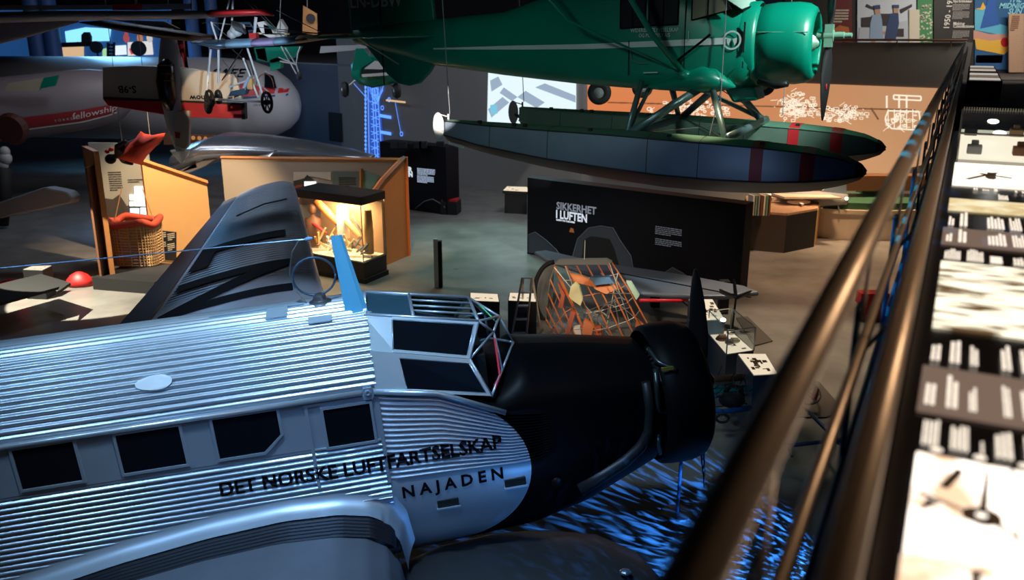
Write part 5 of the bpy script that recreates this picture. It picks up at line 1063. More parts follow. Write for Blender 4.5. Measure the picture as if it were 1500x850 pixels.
# skydiver: red wing suit
sd_ = thing('skydiver_mannequin', 'mannequin in bright red winged suit hanging face down above the exhibit', 'mannequin', PY(205, 215, 21))
Y_ = 21.0; cloth = [(184, 218), (190, 210), (196, 206), (206, 192), (212, 196), (224, 198), (242, 195), (238, 204), (226, 217), (214, 230), (207, 242), (192, 238), (172, 232), (180, 226)]
me_ = bpy.data.meshes.new('figure'); joints = [(163, 232, 0), (170, 228, 0), (180, 222, 0), (200, 212, 0), (226, 203, .05), (241, 198, .1), (224, 212, -.1), (236, 204, -.1), (172, 214, .15), (186, 206, .2), (180, 236, -.15), (196, 240, -.2)]
me_.from_pydata([tuple(PY(x, y, Y_ - dz)) for x, y, dz in joints], [(0, 1), (1, 2), (2, 3), (3, 4), (4, 5), (3, 6), (6, 7), (2, 8), (8, 9), (2, 10), (10, 11)], [])
fo = bpy.data.objects.new('body', me_); COL.objects.link(fo); fo.parent = sd_; me_.transform(XF[sd_.name].inverted())
sk = fo.modifiers.new('skin', 'SKIN'); rad = [.10, .06, .19, .16, .09, .06, .09, .06, .07, .05, .07, .05]
for v_, r_ in zip(me_.skin_vertices[0].data, rad): v_.radius = (r_, r_)
me_.skin_vertices[0].data[3].use_root = True; fo.modifiers.new('sub', 'SUBSURF').levels = 1; me_.materials.append(mat('dark_suit', (.02, .008, .008), .6))
rs = []; 
mb = MB(); cpt = PY(206, 215, Y_ - .55); ring = [PY(x, y, Y_ - .3 + .05 * math.sin(i * 2.1)) for i, (x, y) in enumerate(cloth)]; n = len(ring)
r1 = [cpt + (p - cpt) * .5 + np.array([0, -.12 + .05 * math.sin(i * 1.7), 0]) for i, p in enumerate(ring)]; mb.add(ring + r1 + [cpt], [(i, (i + 1) % n, n + (i + 1) % n, n + i) for i in range(n)] + [(n + i, n + (i + 1) % n, 2 * n) for i in range(n)])
mb.build('wing_suit', mat('bright_red_suit', (.90, .07, .03), .7, bump=.3, bscale=6), sd_, world=True, smooth=True, solid=.02); MB().ell(PY(162, 233, Y_), (.13, .13, .12), 14, 10).build('helmet', M['black'], sd_, world=True, smooth=True)
for x, y in ((157, 222), (163, 219)): MB().ell(PY(x, y, Y_), (.06, .05, .05)).build('glove', M['red'], sd_, world=True, smooth=True)
for x, y in ((180, 220), (220, 204)): MB().tube([PY(x, y, Y_), PY(x + 2, y, Y_) + np.array([0, 0, 5])], .008, 4).build('hanging_wire', M['grey'], sd_, world=True)
# ================================================================== WRECK FRAME, STEPLADDER, LOW WING
wk = thing('bare_fuselage_frame', 'bare orange tube fuselage frame of a stripped airplane behind the black nose', 'airplane frame', PY(870, 470, 16.8))
fa = [PY(x, y, 17.9) for x, y in ((792, 470), (797, 440), (802, 412), (812, 388), (850, 385), (893, 383), (905, 396))]     # rear frame
fb = [PY(x, y, 16.4) for x, y in ((838, 520), (858, 512), (884, 503), (905, 500), (925, 492), (948, 478), (950, 472))]
fa2 = [PY(x, y, 17.9) for x, y in ((812, 388), (828, 387), (843, 386), (858, 385), (874, 384), (888, 384), (896, 384))]
fb2 = [PY(x, y, 16.3) for x, y in ((868, 512), (884, 510), (903, 506), (916, 500), (930, 494), (941, 486), (948, 474))]
for p, q in zip(fa2, fb2): MB().tube([p, (p + q) / 2 + np.array([0, 0, .04]), q], .016, 6).build('stringer', M['orange'], wk, world=True)
sa = [PY(x, y, 17.7) for x, y in ((812, 392), (806, 410), (803, 430), (800, 450), (800, 468))]; sb = [PY(x, y, 16.5) for x, y in ((868, 512), (850, 508), (838, 508), (828, 508), (822, 506))]
for p, q in zip(sa, sb): MB().tube([p, q], .016, 6).build('stringer', M['orange'], wk, world=True)
gr = mat('grey_tube', (.42, .40, .36), .4, .5)
for A_l, B_l, n_ in ((fa2, fb2, 5), (sa, sb, 4)):
    for k in range(n_ + 1):
        t_ = k / n_; pts = [p * (1 - t_) + q * t_ for p, q in zip(A_l, B_l)]; MB().tube(pts, .013 if k in (0, n_) else .009, 6).build('cross_frame', gr if k != 2 else M['orange'], wk, world=True)
mb = MB()
for a, b in (((812, 392), (900, 500)), ((828, 390), (872, 505)), ((893, 386), (930, 495)), ((862, 455), (900, 440)), ((862, 455), (895, 470)), ((862, 455), (878, 500)), ((862, 455), (830, 450)), ((862, 455), (850, 480)), ((905, 400), (888, 480)), ((880, 400), (915, 440)), ((850, 470), (925, 450)), ((845, 480), (890, 500)), ((900, 440), (935, 470)), ((900, 440), (910, 490)), ((870, 430), (930, 430))): mb.tube([PY(*a, 17.4), PY(*b, 16.8)], .010, 5)
mb.build('bracing_tube', gr, wk, world=True, kind='stuff')
for k in range(3):
    x0 = 855 + k * 14; MB().tube([PY(x0 + 34 * t - 6 * math.sin(PI * t), 500 - 45 * math.sin(PI * t * .7) - 12 * k * t, 17.0 - t * .3) for t in np.linspace(0, 1, 12)], .012, 6).build('canopy_hoop', gr, wk, world=True)
pl = lambda nm_, q, Y0, Y1, m: MB().prism([PY(x, y, Y0 + (Y1 - Y0) * (y - 380) / 130) for x, y in q], (0.02, .05, .02)).build(nm_, m, wk, world=True)
pl('roof_plate', [(812, 388), (818, 381), (888, 380), (896, 384), (892, 388)], 17.9, 16.4, M['grey']); pl('seat_panel', [(862, 412), (896, 410), (904, 424), (888, 431), (872, 424)], 17.6, 16.4, M['orange']); pl('glass_panel', [(864, 407), (892, 406), (900, 415), (872, 418)], 17.45, 16.4, M['bluesteel']); pl('seat_panel', [(836, 402), (862, 410), (868, 420), (842, 414)], 17.7, 16.5, M['orange'])
pl('yellow_tank', [(836, 420), (842, 415), (848, 420), (853, 440), (850, 448), (838, 440), (833, 434)], 17.1, 16.0, M['yellow']); pl('yellow_tank', [(917, 413), (924, 414), (936, 434), (932, 440)], 17.1, 16.2, mat('pale_green_tank', (.5, .6, .42), .5))
pl('red_plate', [(828, 492), (836, 455), (843, 458), (832, 497)], 17.4, 16.4, M['orange_dark']); pl('red_plate', [(852, 488), (856, 468), (870, 478), (864, 500)], 17.4, 16.4, M['orange']); pl('red_plate', [(817, 415), (828, 432), (824, 452), (817, 450), (822, 434)], 17.8, 16.6, M['orange_dark']); pl('red_plate', [(868, 480), (880, 478), (882, 500), (874, 503)], 17.5, 16.5, M['orange_dark']); pl('red_plate', [(932, 468), (945, 480), (940, 490), (930, 484)], 17.3, 16.5, M['orange'])
pl('white_box', [(840, 480), (850, 478), (851, 492), (841, 492)], 17.6, 16.6, M['white'])
hp = [PY(812 - 29 * math.sin(a) + 0, 430 - 46 * math.cos(a), 18.0) for a in np.linspace(0, PI * .95, 18)]; MB().tube(hp, .05, 8).build('front_hoop', M['matte_black'], wk, world=True, smooth=True)
MB().add(hp + [PY(812, 388, 18.0)], [tuple(range(19))]).build('bulkhead', mat('worn_grey_skin', (.22, .22, .22), .4, .3, noise=.6, nscale=3), wk, world=True, solid=.02)
for x in (792, 806, 822): MB().tube([PY(x - 12, 500, 16.9), PY(x + 4, 482, 16.8)], .03, 6).build('support_leg', gr, wk, world=True)
MB().tube([PY(856, 383, 17.9), PY(857, 352, 17.9)], .01, 5).build('aerial_rod', M['white'], wk, world=True)
MB().tube([PY(936, 440, 16.8), PY(1006, 441, 17.1)], .035, 8).build('red_tube', mat('red_tube_paint', (.8, .02, .04), .4), wk, world=True, smooth=True)
MB().tube([PY(1000, 441, 17.1), PY(1014, 452, 16.8), PY(1020, 490, 16.2)], .03, 8).build('tail_bow', M['matte_black'], wk, world=True)
lw = thing('grey_wing', 'long dull grey wing lying behind the orange frame below the black panel', 'wing', PZ(1000, 420, .8))
q = [PZ(x, y, .75) for x, y in ((782, 374), (800, 372), (870, 388), (905, 394), (1000, 408), (1090, 425), (1112, 434), (1060, 440), (1020, 440), (930, 434), (900, 420), (800, 385))]
MB().prism(q, (0, 0, .10)).build('wing_skin', mat('wing_grey_blue', (.13, .155, .21), .5, .2, noise=.12, nscale=3), lw, world=True, bevel=.04); MB().tube([PZ(905, 400, .86), PZ(1100, 436, .86)], .012, 4).build('panel_joint', M['black'], lw, world=True)
for x, y in ((960, 425), (1060, 435)): MB().box(PZ(x, y, .37), (.2, .2, .74)).build('trestle', M['matte_black'], lw, world=True)
sl = thing('stepladder', 'pale metal stepladder standing left of the orange frame', 'stepladder', gz(765, 500))
Y0 = 16.55; L1 = [PY(749, 497, Y0 - .1), PY(765, 407, Y0 + .1)]; L2 = [PY(771, 495, Y0 - .1), PY(779, 407, Y0 + .1)]; L3 = [PY(765, 488, Y0 + .8), PY(766, 408, Y0 + .2)]; L4 = [PY(793, 490, Y0 + .8), PY(780, 408, Y0 + .2)]
for k_, a_ in enumerate((L1, L2, L3, L4)): MB().tube(a_, .022, 4).build('rail', M['steel'] if k_ < 2 else M['cream'], sl, world=True)
for t_ in (.1, .32, .54, .76, 1.0): MB().box((L1[0] + (L1[1] - L1[0]) * t_ + L2[0] + (L2[1] - L2[0]) * t_) / 2, (.24 - .05 * t_, .08, .025)).build('step', M['steel'], sl, world=True)
# pole with four blades
fp = thing('blade_pole', 'thin pole topped with four small dark blades by the glowing plinths', 'stand', PZ(1070, 525, 0)); pt = PY(1078, 436, PZ(1070, 525, 0)[1] - .1); pb_ = np.array([pt[0] - .05, pt[1], 0])
MB().tube([pb_, pt], .02, 8).build('pole', M['matte_black'], fp, world=True)
for dx, dz in ((-.36, .16), (.36, .12), (-.2, .05), (.22, .02), (-.03, .28)): blade(MB(), pt, (0, 1, 0), (dx, .1, dz), .34, .08, tw=.9).build('blade', mat('blade_grey', (.06, .06, .07), .4, .4), fp, world=True)
# skeleton microlight on the floor, lower right
ul = thing('floor_microlight', 'open tube microlight frame with blue and teal tubes beside the airliner propeller', 'aircraft frame', gz(1090, 620))
T_ = lambda nm_, pts, r, m, **k: MB().tube([PY(x, y, Y) for x, y, Y in pts], r, 8).build(nm_, m, ul, world=True, smooth=True, **k)
T_('teal_tube', [(1020, 575, 12.6), (1112, 570, 12.8)], .035, M['teal']); T_('blue_tube', [(1020, 583, 12.6), (1112, 577, 12.8)], .022, M['blue']); T_('green_tube', [(1020, 569, 12.6), (1110, 565, 12.8)], .022, M['green'])
T_('blue_hull', [(1022, 590, 12.3), (1034, 600, 12.2), (1060, 603, 12.2), (1100, 598, 12.4)], .045, M['blue']); T_('keel_tube', [(1170, 588, 12.9), (1230, 650, 11.2)], .03, M['navy']); T_('axle_tube', [(1130, 656, 11.4), (1235, 644, 11.2)], .03, M['navy']); T_('strut_tube', [(1145, 625, 12), (1160, 668, 11.3)], .025, M['grey'])
T_('seat_frame', [(1062, 575, 12.5), (1070, 565, 12.5), (1085, 568, 12.5), (1088, 590, 12.4)], .04, M['matte_black']); MB().ell(PY(1072, 586, 12.4), (.2, .15, .12)).build('seat', M['matte_black'], ul, world=True, smooth=True)
T_('front_wheel', [(1058 + 9 * math.cos(a), 613 + 6 * math.sin(a), 12.1) for a in np.linspace(0, 2 * PI, 20)], .02, M['tyre'])
for a in (0, 1, 2): T_('spoke', [(1058 + 9 * math.cos(a), 613 + 6 * math.sin(a), 12.1), (1058 - 9 * math.cos(a), 613 - 6 * math.sin(a), 12.1)], .006, M['grey'])
mb = MB(); rk = random.Random(9)
for k in range(26): x, y = rk.uniform(1024, 1110), rk.uniform(545, 600); mb.tube([PY(x, y, 12.6), PY(x + rk.uniform(-22, 22), y + rk.uniform(-18, 18), 12.6 + rk.uniform(-.5, .5))], .008, 4)
mb.build('frame_wire', M['matte_black'], ul, world=True, kind='stuff')
T_('top_beam', [(1030, 556, 12.9), (1105, 552, 13.0)], .06, M['brown']); 
ww_ = thing('wire_wheel', 'wire ring with red segment seen between the handrail and the posts', 'wheel', gz(1185, 590))
cxy = (1180, 575); MB().tube([PY(cxy[0] + 22 * math.cos(a), cxy[1] + 17 * math.sin(a) + 4 * math.cos(a), 13.4 - .5 * math.sin(a)) for a in np.linspace(0, 2 * PI, 24)], .014, 6).build('rim', M['matte_black'], ww_, world=True)
for a in (0, .8, 1.6, 2.4): MB().tube([PY(cxy[0] + 22 * math.cos(a), cxy[1] + 17 * math.sin(a) + 4 * math.cos(a), 13.4), PY(cxy[0] - 22 * math.cos(a), cxy[1] - 17 * math.sin(a) - 4 * math.cos(a), 13.4)], .007, 4).build('spoke', M['matte_black'], ww_, world=True)
MB().tube([PY(1192, 585, 13.3), PY(1196, 570, 13.4)], .05, 6).build('red_pad', M['red'], ww_, world=True)
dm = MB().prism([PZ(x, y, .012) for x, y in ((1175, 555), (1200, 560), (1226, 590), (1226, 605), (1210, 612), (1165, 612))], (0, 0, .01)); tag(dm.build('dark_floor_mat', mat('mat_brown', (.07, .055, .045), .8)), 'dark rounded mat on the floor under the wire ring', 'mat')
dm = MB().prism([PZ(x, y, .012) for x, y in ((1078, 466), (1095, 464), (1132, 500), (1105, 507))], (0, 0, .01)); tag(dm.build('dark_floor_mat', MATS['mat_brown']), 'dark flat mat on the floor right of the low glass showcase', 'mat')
# grey engine nacelle / wing at bottom of frame
bwg = thing('grey_floor_wing', 'smooth dark grey rounded wing lying low at the bottom centre of the picture', 'wing', gz(800, 900))
rs = []
for x, y, r in ((560, 905, .5), (640, 880, .6), (720, 862, .62), (800, 856, .62), (880, 858, .58), (940, 868, .45), (985, 890, .2)):
    c0 = PZ(x, y, .55); rs.append([c0 + np.array([0, r * 1.3 * math.cos(a), r * .62 * math.sin(a)]) for a in np.linspace(0, 2 * PI, 21)[:-1]])
MB().loft(rs).build('wing_skin', mat('wing_dark_grey', (.035, .036, .04), .45, .2), bwg, world=True, smooth=True)
MB().tube([r[6] + np.array([0, -.25, .0]) for r in rs[:-1]], .008, 4).build('panel_joint', M['black'], bwg, world=True); MB().ell(rs[4][5] + np.array([0.2, -.3, .0]), (.06, .05, .03)).build('round_fitting', M['steel'], bwg, world=True)
# ================================================================== RIGHT HALL (warm)
kk = thing('octagonal_counter', 'dark many-sided counter with patterned top in the warm lit corner', 'counter', gz(1140, 360))
kq = [gz(1093, 366), gz(1148, 371), gz(1192, 362), gz(1198, 345)]; top_ = hh(gz(1148, 371), 1148, 316); kb = [PZ(1190, 290, top_), PZ(1120, 285, top_), PZ(1092, 290, top_)]; base = kq + [np.array([p[0], p[1], 0]) for p in kb]
for i in range(4 - 1): MB().prism([base[i], base[i + 1], base[i + 1] + (0, 0, top_), base[i] + (0, 0, top_)], (0.03, .05, 0)).build('side_panel', [mat('gloss_brown', (.07, .05, .04), .25), M['matte_black'], M['cream_wood']][i], kk, world=True)
MB().prism([p + np.array([0, .06, 0]) for p in base], (0, 0, top_ - .05)).build('counter_core', M['matte_black'], kk, world=True); MB().prism([p + np.array([0, 0, top_]) for p in base], (0, 0, .06)).build('counter_top', mat('patterned_tan', (.40, .24, .14), .6, noise=.5, nscale=14), kk, world=True)
for k in range(7): MB().box(PZ(1100 + k * 4, 300, top_ + .3), (.05, .3, .55), .2).build('book', M[('paper', 'green_light', 'grey', 'brown', 'paper', 'green_light', 'brown')[k]], kk, world=True)
for k, (x, y, m_, lb_) in enumerate(((1128, 287, 'white', 'white crumpled model left on the patterned counter top'), (1150, 290, 'cream', 'cream long model lying on the patterned counter top'), (1170, 296, 'white', 'small white model at the right of the patterned counter top'))):
    c0 = PZ(x, y, top_ + .14); tag(MB().ell(c0, (.35, .12, .07)).box(c0, (.08, .7, .03)).build('model_plane', M[m_], smooth='auto'), lb_, 'model')
mp_ = thing('grey_model_airplane', 'grey airplane with blue tail standing behind the counter under the float', 'airplane', gz(1195, 318))
yy = 25.5; F2 = lambda x, y, Y=yy: PY(x, y, Y)
MB().loft([[F2(x, y) + np.array([0, r * math.cos(a), r * math.sin(a)]) for a in np.linspace(0, 2 * PI, 11)[:-1]] for x, y, r in ((1130, 287, .03), (1160, 288, .16), (1200, 291, .22), (1240, 292, .16))]).build('fuselage', M['grey'], mp_, world=True, smooth=True)
MB().prism([F2(*p) for p in ((1205, 280), (1222, 262), (1240, 262), (1240, 292), (1222, 288))], (0, .08, 0)).build('tail_fin', mat('pale_blue_grey', (.22, .30, .40), .5), mp_, world=True); MB().prism([F2(1130, 283), F2(1212, 284), F2(1212, 286), F2(1130, 286)], (0.2, -.6, 0)).build('wing', M['cream'], mp_, world=True)
MB().lathe([(.05, -.08), (.2, -.08), (.24, 0), (.2, .08), (.05, .08)], F2(1186, 303), (0.4, 1, 0), 20, cap=True).build('wheel', M['tyre'], mp_, world=True); MB().tube([F2(1186, 303), F2(1190, 291)], .03, 6).build('leg', M['grey'], mp_, world=True); MB().tube([F2(1225, 290), F2(1230, 312, 25.4)], .02, 6).build('leg', M['grey'], mp_, world=True)
MB().ell(F2(1240, 291, 25.2), (.05, .04, .04)).build('tail_lamp', em('warm_lamp', (1, .7, .35), 14), mp_, world=True)
yb = thing('yellow_box', 'yellow box with round hole on a black base in the warm lit corner', 'box', gz(1207, 340)); c0 = gz(1207, 341)
MB().box(c0 + np.array([0, .2, .25]), (.32, .35, .5), -.3).build('base', M['matte_black'], yb, world=True); MB().box(c0 + np.array([0, .2, .78]), (.34, .38, .55), -.3).build('box_body', mat('yellow_paint', (.75, .42, .06), .5), yb, world=True); MB().lathe([(.09, 0), (.0, .01)], c0 + np.array([-.03, 0.0, .82]), (-.1, -1, 0), 16).build('hole', M['matte_black'], yb, world=True)
pf = thing('white_round_platform', 'long white rounded platform with dark green edge in the warm corner', 'platform', gz(1270, 330))
g0 = PZ(1275, 312, .9); ringp = lambda s_, z, dx=0: [np.array([g0[0] + dx + 2.2 * s_ * math.cos(a) + .5, g0[1] + 1.3 + 1.0 * s_ * math.sin(a), z]) for a in np.linspace(0, 2 * PI, 29)[:-1]]
MB().loft([ringp(.9, 0), ringp(.9, .75), ringp(1.0, .78), ringp(1.0, .9)]).build('platform_body', M['cream'], pf, world=True); MB().loft([ringp(.93, .9), ringp(.93, 1.1), ringp(.86, 1.1)]).build('green_edge', mat('dark_green_edge', (.03, .10, .05), .6), pf, world=True)
MB().box(g0 + np.array([.3, 1.6, .62]), (4.0, .5, .45), 0).build('brown_back', M['brown'], pf, world=True)
MB().box(PY(1277, 270, 27.2), (.75, .5, .62)).build('green_box', mat('box_green', (.05, .12, .06), .6), pf, world=True, bevel=.02); rp_ = MB().tube([PY(1259, 305, 26), PY(1261, 320, 25.9)], .05, 8); tag(rp_.build('red_post', M['red']), 'small red post beside the white round platform', 'post')
MB().box(PY(1272, 438, 16), (.5, .2, .18)); tag(MB().box(PZ(1278, 436, .5), (.6, .3, .25)).box(PZ(1278, 436, .5) - np.array([0, 0, .25]), (.5, .2, .5)).build('red_stool', M['red']), 'red low stool seen through the railing posts', 'stool')
# ================================================================== LEFT AIRCRAFT
jf = Frame(PY(438, 150, 35.2), (.985, -.17, 0)); jet = thing('white_jet_airliner', 'big white jet airliner nose with red and blue band lettered SAFE', 'airplane', frame=jf)
prof = [(0, 0.0, -.12), (-.06, .35, -.12), (-.2, .66, -.10), (-.5, .98, -.06), (-1.0, 1.28, 0), (-1.9, 1.52, .05), (-3.2, 1.62, .06), (-16, 1.62, .06)]
jw = mat('jet_white', (.46, .45, .48), .45, noise=.05, nscale=1.5)
MB().loft([[(x, r * math.cos(a), zc_ + r * math.sin(a)) for a in np.linspace(0, 2 * PI, 49)[:-1]] for x, r, zc_ in prof]).build('fuselage', jw, jet, smooth=True)
def jsk(x, z): # skin point camera side
    r = float(np.interp(-x, [0, .06, .2, .5, 1.0, 1.9, 3.2, 16], [0.02, .35, .66, .98, 1.28, 1.52, 1.62, 1.62])); zc_ = float(np.interp(-x, [0, .2, .5, 1.0, 1.9, 3.2], [-.12, -.10, -.06, 0, .05, .06])); dz = max(-.98, min(.98, (z - zc_) / (r + .012))); return (x, -(r + .012) * math.sqrt(1 - dz * dz), z)
def jband(nm_, z0, z1, m, x0=-.55, x1=-4.6): MB().loft([[jsk(x, (z0[0] + (z0[1] - z0[0]) * t_) * (1 - q_) + (z1[0] + (z1[1] - z1[0]) * t_) * q_) for q_ in np.linspace(0, 1, 7)] for t_, x in zip(np.linspace(0, 1, 14), np.linspace(x0, x1, 14))], closed=False, cap=False).build(nm_, m, jet)
jband('red_band', (.42, .16), (.55, 1.0), M['red'], -.22, -3.2); jband('red_band', (.16, .10), (1.0, .9), M['red'], -3.2, -5.5); jband('blue_band', (.30, .02), (.37, .12), M['navy'], -.2, -5)
lettering('SAFE', lambda u, v: jsk(-2.95 + u + .25 * v, 1.0 + v), .42, M['letter'], jet, width=1.25, offset=.012)
lettering('LN-SUC', lambda u, v: jsk(-1.25 + u, -.05 + v), .12, M['letter'], jet)
jo = lambda x, z: tuple(np.array(jsk(x, z)) + (0.03, -.14, .05))
MB().add([jo(-.50, .55), jo(-.72, .98), jo(-1.0, 1.12), jo(-.86, .60)], [(0, 1, 2, 3)]).build('cockpit_window', M['glass_dark'], jet); MB().tube([jsk(-.62, .62), jsk(-.80, 1.02), jsk(-1.05, 1.2), jsk(-.92, .62), jsk(-.75, .45)], .025, 5).build('window_frame', mat('pale_window_trim', (.6, .75, .9), .4), jet)
MB().ell((-4.1, -.8, -1.3), (.35, .2, .16)).build('belly_light', M['white'], jet, smooth=True)
# second fuselage with red lettered band
fw = thing('lettered_grey_fuselage', 'long grey fuselage with dark red band reading fellowship at far left', 'airplane', PY(90, 150, 30))
ax0, ax1 = PY(-60, 168, 29.5), PY(192, 138, 31); rs = []
for t_ in np.linspace(0, 1, 14):
    c0 = ax0 + (ax1 - ax0) * t_; r = float(np.interp(t_, [0, .75, .93, 1], [1.05, 1.0, .8, .45])); rs.append([c0 + np.array([0, -r * .9 * math.cos(a), r * math.sin(a)]) for a in np.linspace(0, 2 * PI, 33)[:-1]])
MB().loft(rs).build('fuselage', mat('dusky_grey', (.20, .18, .20), .5), fw, world=True, smooth=True)
def fsk(t_, ph): c0 = ax0 + (ax1 - ax0) * t_; r = float(np.interp(t_, [0, .75, .93, 1], [1.05, 1.0, .8, .45])) + .015; return c0 + np.array([0, -r * .9 * math.cos(ph), r * math.sin(ph)])
MB().loft([[fsk(t_, a_) for a_ in np.linspace(-.72, -.30, 6)] for t_ in np.linspace(.33, .94, 16)], closed=False, cap=False).build('red_band', mat('dark_red', (.30, .02, .03), .5), fw, world=True); MB().loft([[fsk(t_, a_) for a_ in np.linspace(-.79, -.73, 3)] for t_ in np.linspace(.33, .94, 16)], closed=False, cap=False).build('white_line', M['white'], fw, world=True)
Lf = float(np.linalg.norm(ax1 - ax0)); lettering('fellowship', lambda u, v: tuple(fsk(.70 + u / Lf, -.60 + v / 1.05) + np.array([0, -.01, 0])), .36, M['white'], fw, width=1.32, shear=.25, world=True); lettering('F O K K E R', lambda u, v: tuple(fsk(.60 + u / Lf, -.60 + v / 1.05) + np.array([0, -.01, 0])), .13, M['wtext'], fw, world=True)
MB().prism([PY(*p, 28.4) for p in ((6, 134), (12, 122), (64, 114), (57, 133))], (0, .1, 0)).build('cream_panel', mat('cream_panel', (.45, .40, .30), .6), fw, world=True); MB().prism([PY(*p, 28.35) for p in ((64, 114), (85, 110), (80, 126), (58, 130))], (0, .1, 0)).build('green_panel', M['green'], fw, world=True)
MB().lathe([(.05, -.2), (.42, -.2), (.5, 0), (.42, .2), (.05, .2)], PY(18, 189, 27.5), (0, 1, 0.1), 20, cap=True).build('engine_inlet', mat('inlet_maroon', (.06, .012, .01), .6), fw, world=True)
# inverted red and white stunt plane
iv = thing('inverted_stunt_plane', 'red and white aerobatic plane hanging nose down with upside-down lettering', 'airplane', PY(250, 130, 20))
Yi = 20.0
MB().prism([PY(*p, Yi) for p in ((150, 98), (196, 96), (262, 98), (345, 110), (356, 150), (150, 145))], (0, .12, 0)).build('wing', M['cream'], iv, world=True, bevel=.02)
MB().prism([PY(*p, Yi - .01) for p in ((150, 145), (356, 152), (357, 174), (262, 172), (158, 155))], (0, .14, 0)).build('red_leading_edge', M['red'], iv, world=True, bevel=.02); MB().prism([PY(*p, Yi - .03) for p in ((151, 142), (356, 151), (356, 154), (151, 145))], (0, .03, 0)).build('black_line', M['matte_black'], iv, world=True)
MB().prism([PY(*p, Yi - .05) for p in ((354, 151), (358, 151), (359, 175), (354, 175))], (0, .2, 0)).build('wing_end_cap', M['matte_black'], iv, world=True)
def ivtext(st_, xr, y, wpx, cap): # upside down: reads right to left
    lettering(st_, lambda u, v: tuple(PY(xr, y, Yi - .03) + np.array([-u, 0, -v])), cap, M['letter'], iv, width=wpx / 1300 * 19.7, offset=.004, world=True)
ivtext('S-9B', 199, 126, 26, .22); ivtext('Airshow', 322, 140, 45, .17)
MB().loft([[PY(x, y, Yi + .1) + np.array([w_ * math.cos(a), w_ * .9 * math.sin(a), 0]) for a in np.linspace(0, 2 * PI, 17)[:-1]] for x, y, w_ in ((246, 40, .10), (247, 60, .18), (250, 100, .27), (254, 150, .26), (260, 190, .22), (264, 212, .15), (265, 234, .02))]).build('fuselage', M['white_dull'], iv, world=True, smooth=True)
MB().loft([[PY(x, y, Yi - .15) + np.array([w_ * math.cos(a), w_ * 1.2 * math.sin(a), 0]) for a in np.linspace(0, 2 * PI, 15)[:-1]] for x, y, w_ in ((243, 86, .05), (243, 95, .17), (243, 118, .20), (246, 145, .18), (249, 162, .06))]).build('canopy', mat('amber_canopy', (.012, .006, .005), .25), iv, world=True, smooth=True)
for y in (96, 108, 118): MB().tube([PY(243 - 13, y, Yi - .3), PY(243, y, Yi - .40), PY(243 + 13, y, Yi - .3)], .012, 5).build('canopy_frame', M['brown'], iv, world=True)
MB().prism([PY(*p, Yi + .1) for p in ((268, 60), (262, 62), (270, 100), (278, 130), (284, 172), (276, 172))], (0, .1, 0)).build('red_side', M['red'], iv, world=True)
MB().lathe([(.22, 0), (.16, -.12), (.02, -.3)], PY(264, 220, Yi + .1), (0, 0, 1), 14).build('spinner', M['white'], iv, world=True, smooth=True)
MB().prism([PY(*p, Yi - .1) for p in ((252, 162), (278, 162), (276, 214), (270, 220), (255, 215))], (0, .15, 0)).build('nose_cowl', M['cream'], iv, world=True, bevel=.03); MB().prism([PY(*p, Yi - .12) for p in ((256, 193), (264, 195), (263, 203), (257, 202))], (0, .02, 0)).build('red_flag', M['red'], iv, world=True)
MB().tube([PY(246, 40, Yi), PY(246, -20, Yi)], .01, 5).build('hanging_wire', M['grey'], iv, world=True)
# big glider wing across the top left
gw = thing('glider_wing', 'long pale glider wing crossing the top left with red tip', 'wing', PY(100, 40, 17))
Yg = 17.0
MB().loft([[PY(x, y, Yg) + np.array([0, c_ * math.cos(a), th * math.sin(a)]) for a in np.linspace(0, 2 * PI, 15)[:-1]] for x, y, c_, th in ((-60, 27, .5, .10), (100, 23, .45, .09), (250, 22, .4, .075), (310, 21, .36, .07))]).build('wing_skin', mat('pinkish_white', (.42, .37, .38), .45), gw, world=True, smooth=True)
MB().loft([[PY(x, y, Yg - .01) + np.array([0, c_ * math.cos(a), th * math.sin(a)]) for a in np.linspace(0, 2 * PI, 15)[:-1]] for x, y, c_, th in ((312, 20, .36, .07), (385, 18, .3, .055), (400, 22, .1, .02))]).build('red_wing_tip', M['red'], gw, world=True, smooth=True)
MB().loft([[PY(x, y, Yg + .4) + np.array([0, .4 * s_ * math.cos(a), s_ * math.sin(a)]) for a in np.linspace(0, 2 * PI, 21)[:-1]] for x, y, s_ in ((-80, 44, .34), (-20, 44, .30), (40, 38, .20), (90, 33, .08), (115, 31, .02))]).build('fuselage_pod', mat('tan_shadow_paint', (.34, .28, .26), .5), gw, world=True, smooth=True)
MB().prism([PY(*p, Yg + 1) for p in ((-10, 8), (165, 7), (165, 14), (-10, 15))], (0, .05, 0)).build('rear_wing', M['grey'], gw, world=True); MB().prism([PY(*p, Yg + .98) for p in ((165, 6), (208, 6), (208, 15), (165, 15))], (0, .05, 0)).build('red_panel', M['red'], gw, world=True); MB().prism([PY(*p, Yg + .99) for p in ((208, 6), (280, 5), (280, 13), (208, 15))], (0, .05, 0)).build('rear_wing', M['grey'], gw, world=True)
for x in (60, 280): MB().tube([PY(x, 24, Yg), PY(x, -40, Yg)], .01, 5).build('hanging_wire', M['grey'], gw, world=True)
wp2 = thing('wooden_wing', 'dark reddish wooden wing hanging below the pale glider wing', 'wing', PY(200, 45, 19))
MB().loft([[PY(x, y, 19) + np.array([0, .3 * math.cos(a), th * math.sin(a)]) for a in np.linspace(0, 2 * PI, 13)[:-1]] for x, y, th in ((125, 33, .02), (150, 35, .07), (200, 43, .10), (240, 49, .11), (300, 56, .09), (345, 58, .03))]).build('wing_skin', mat('dark_red_wood', (.05, .014, .008), .5), wp2, world=True, smooth=True)
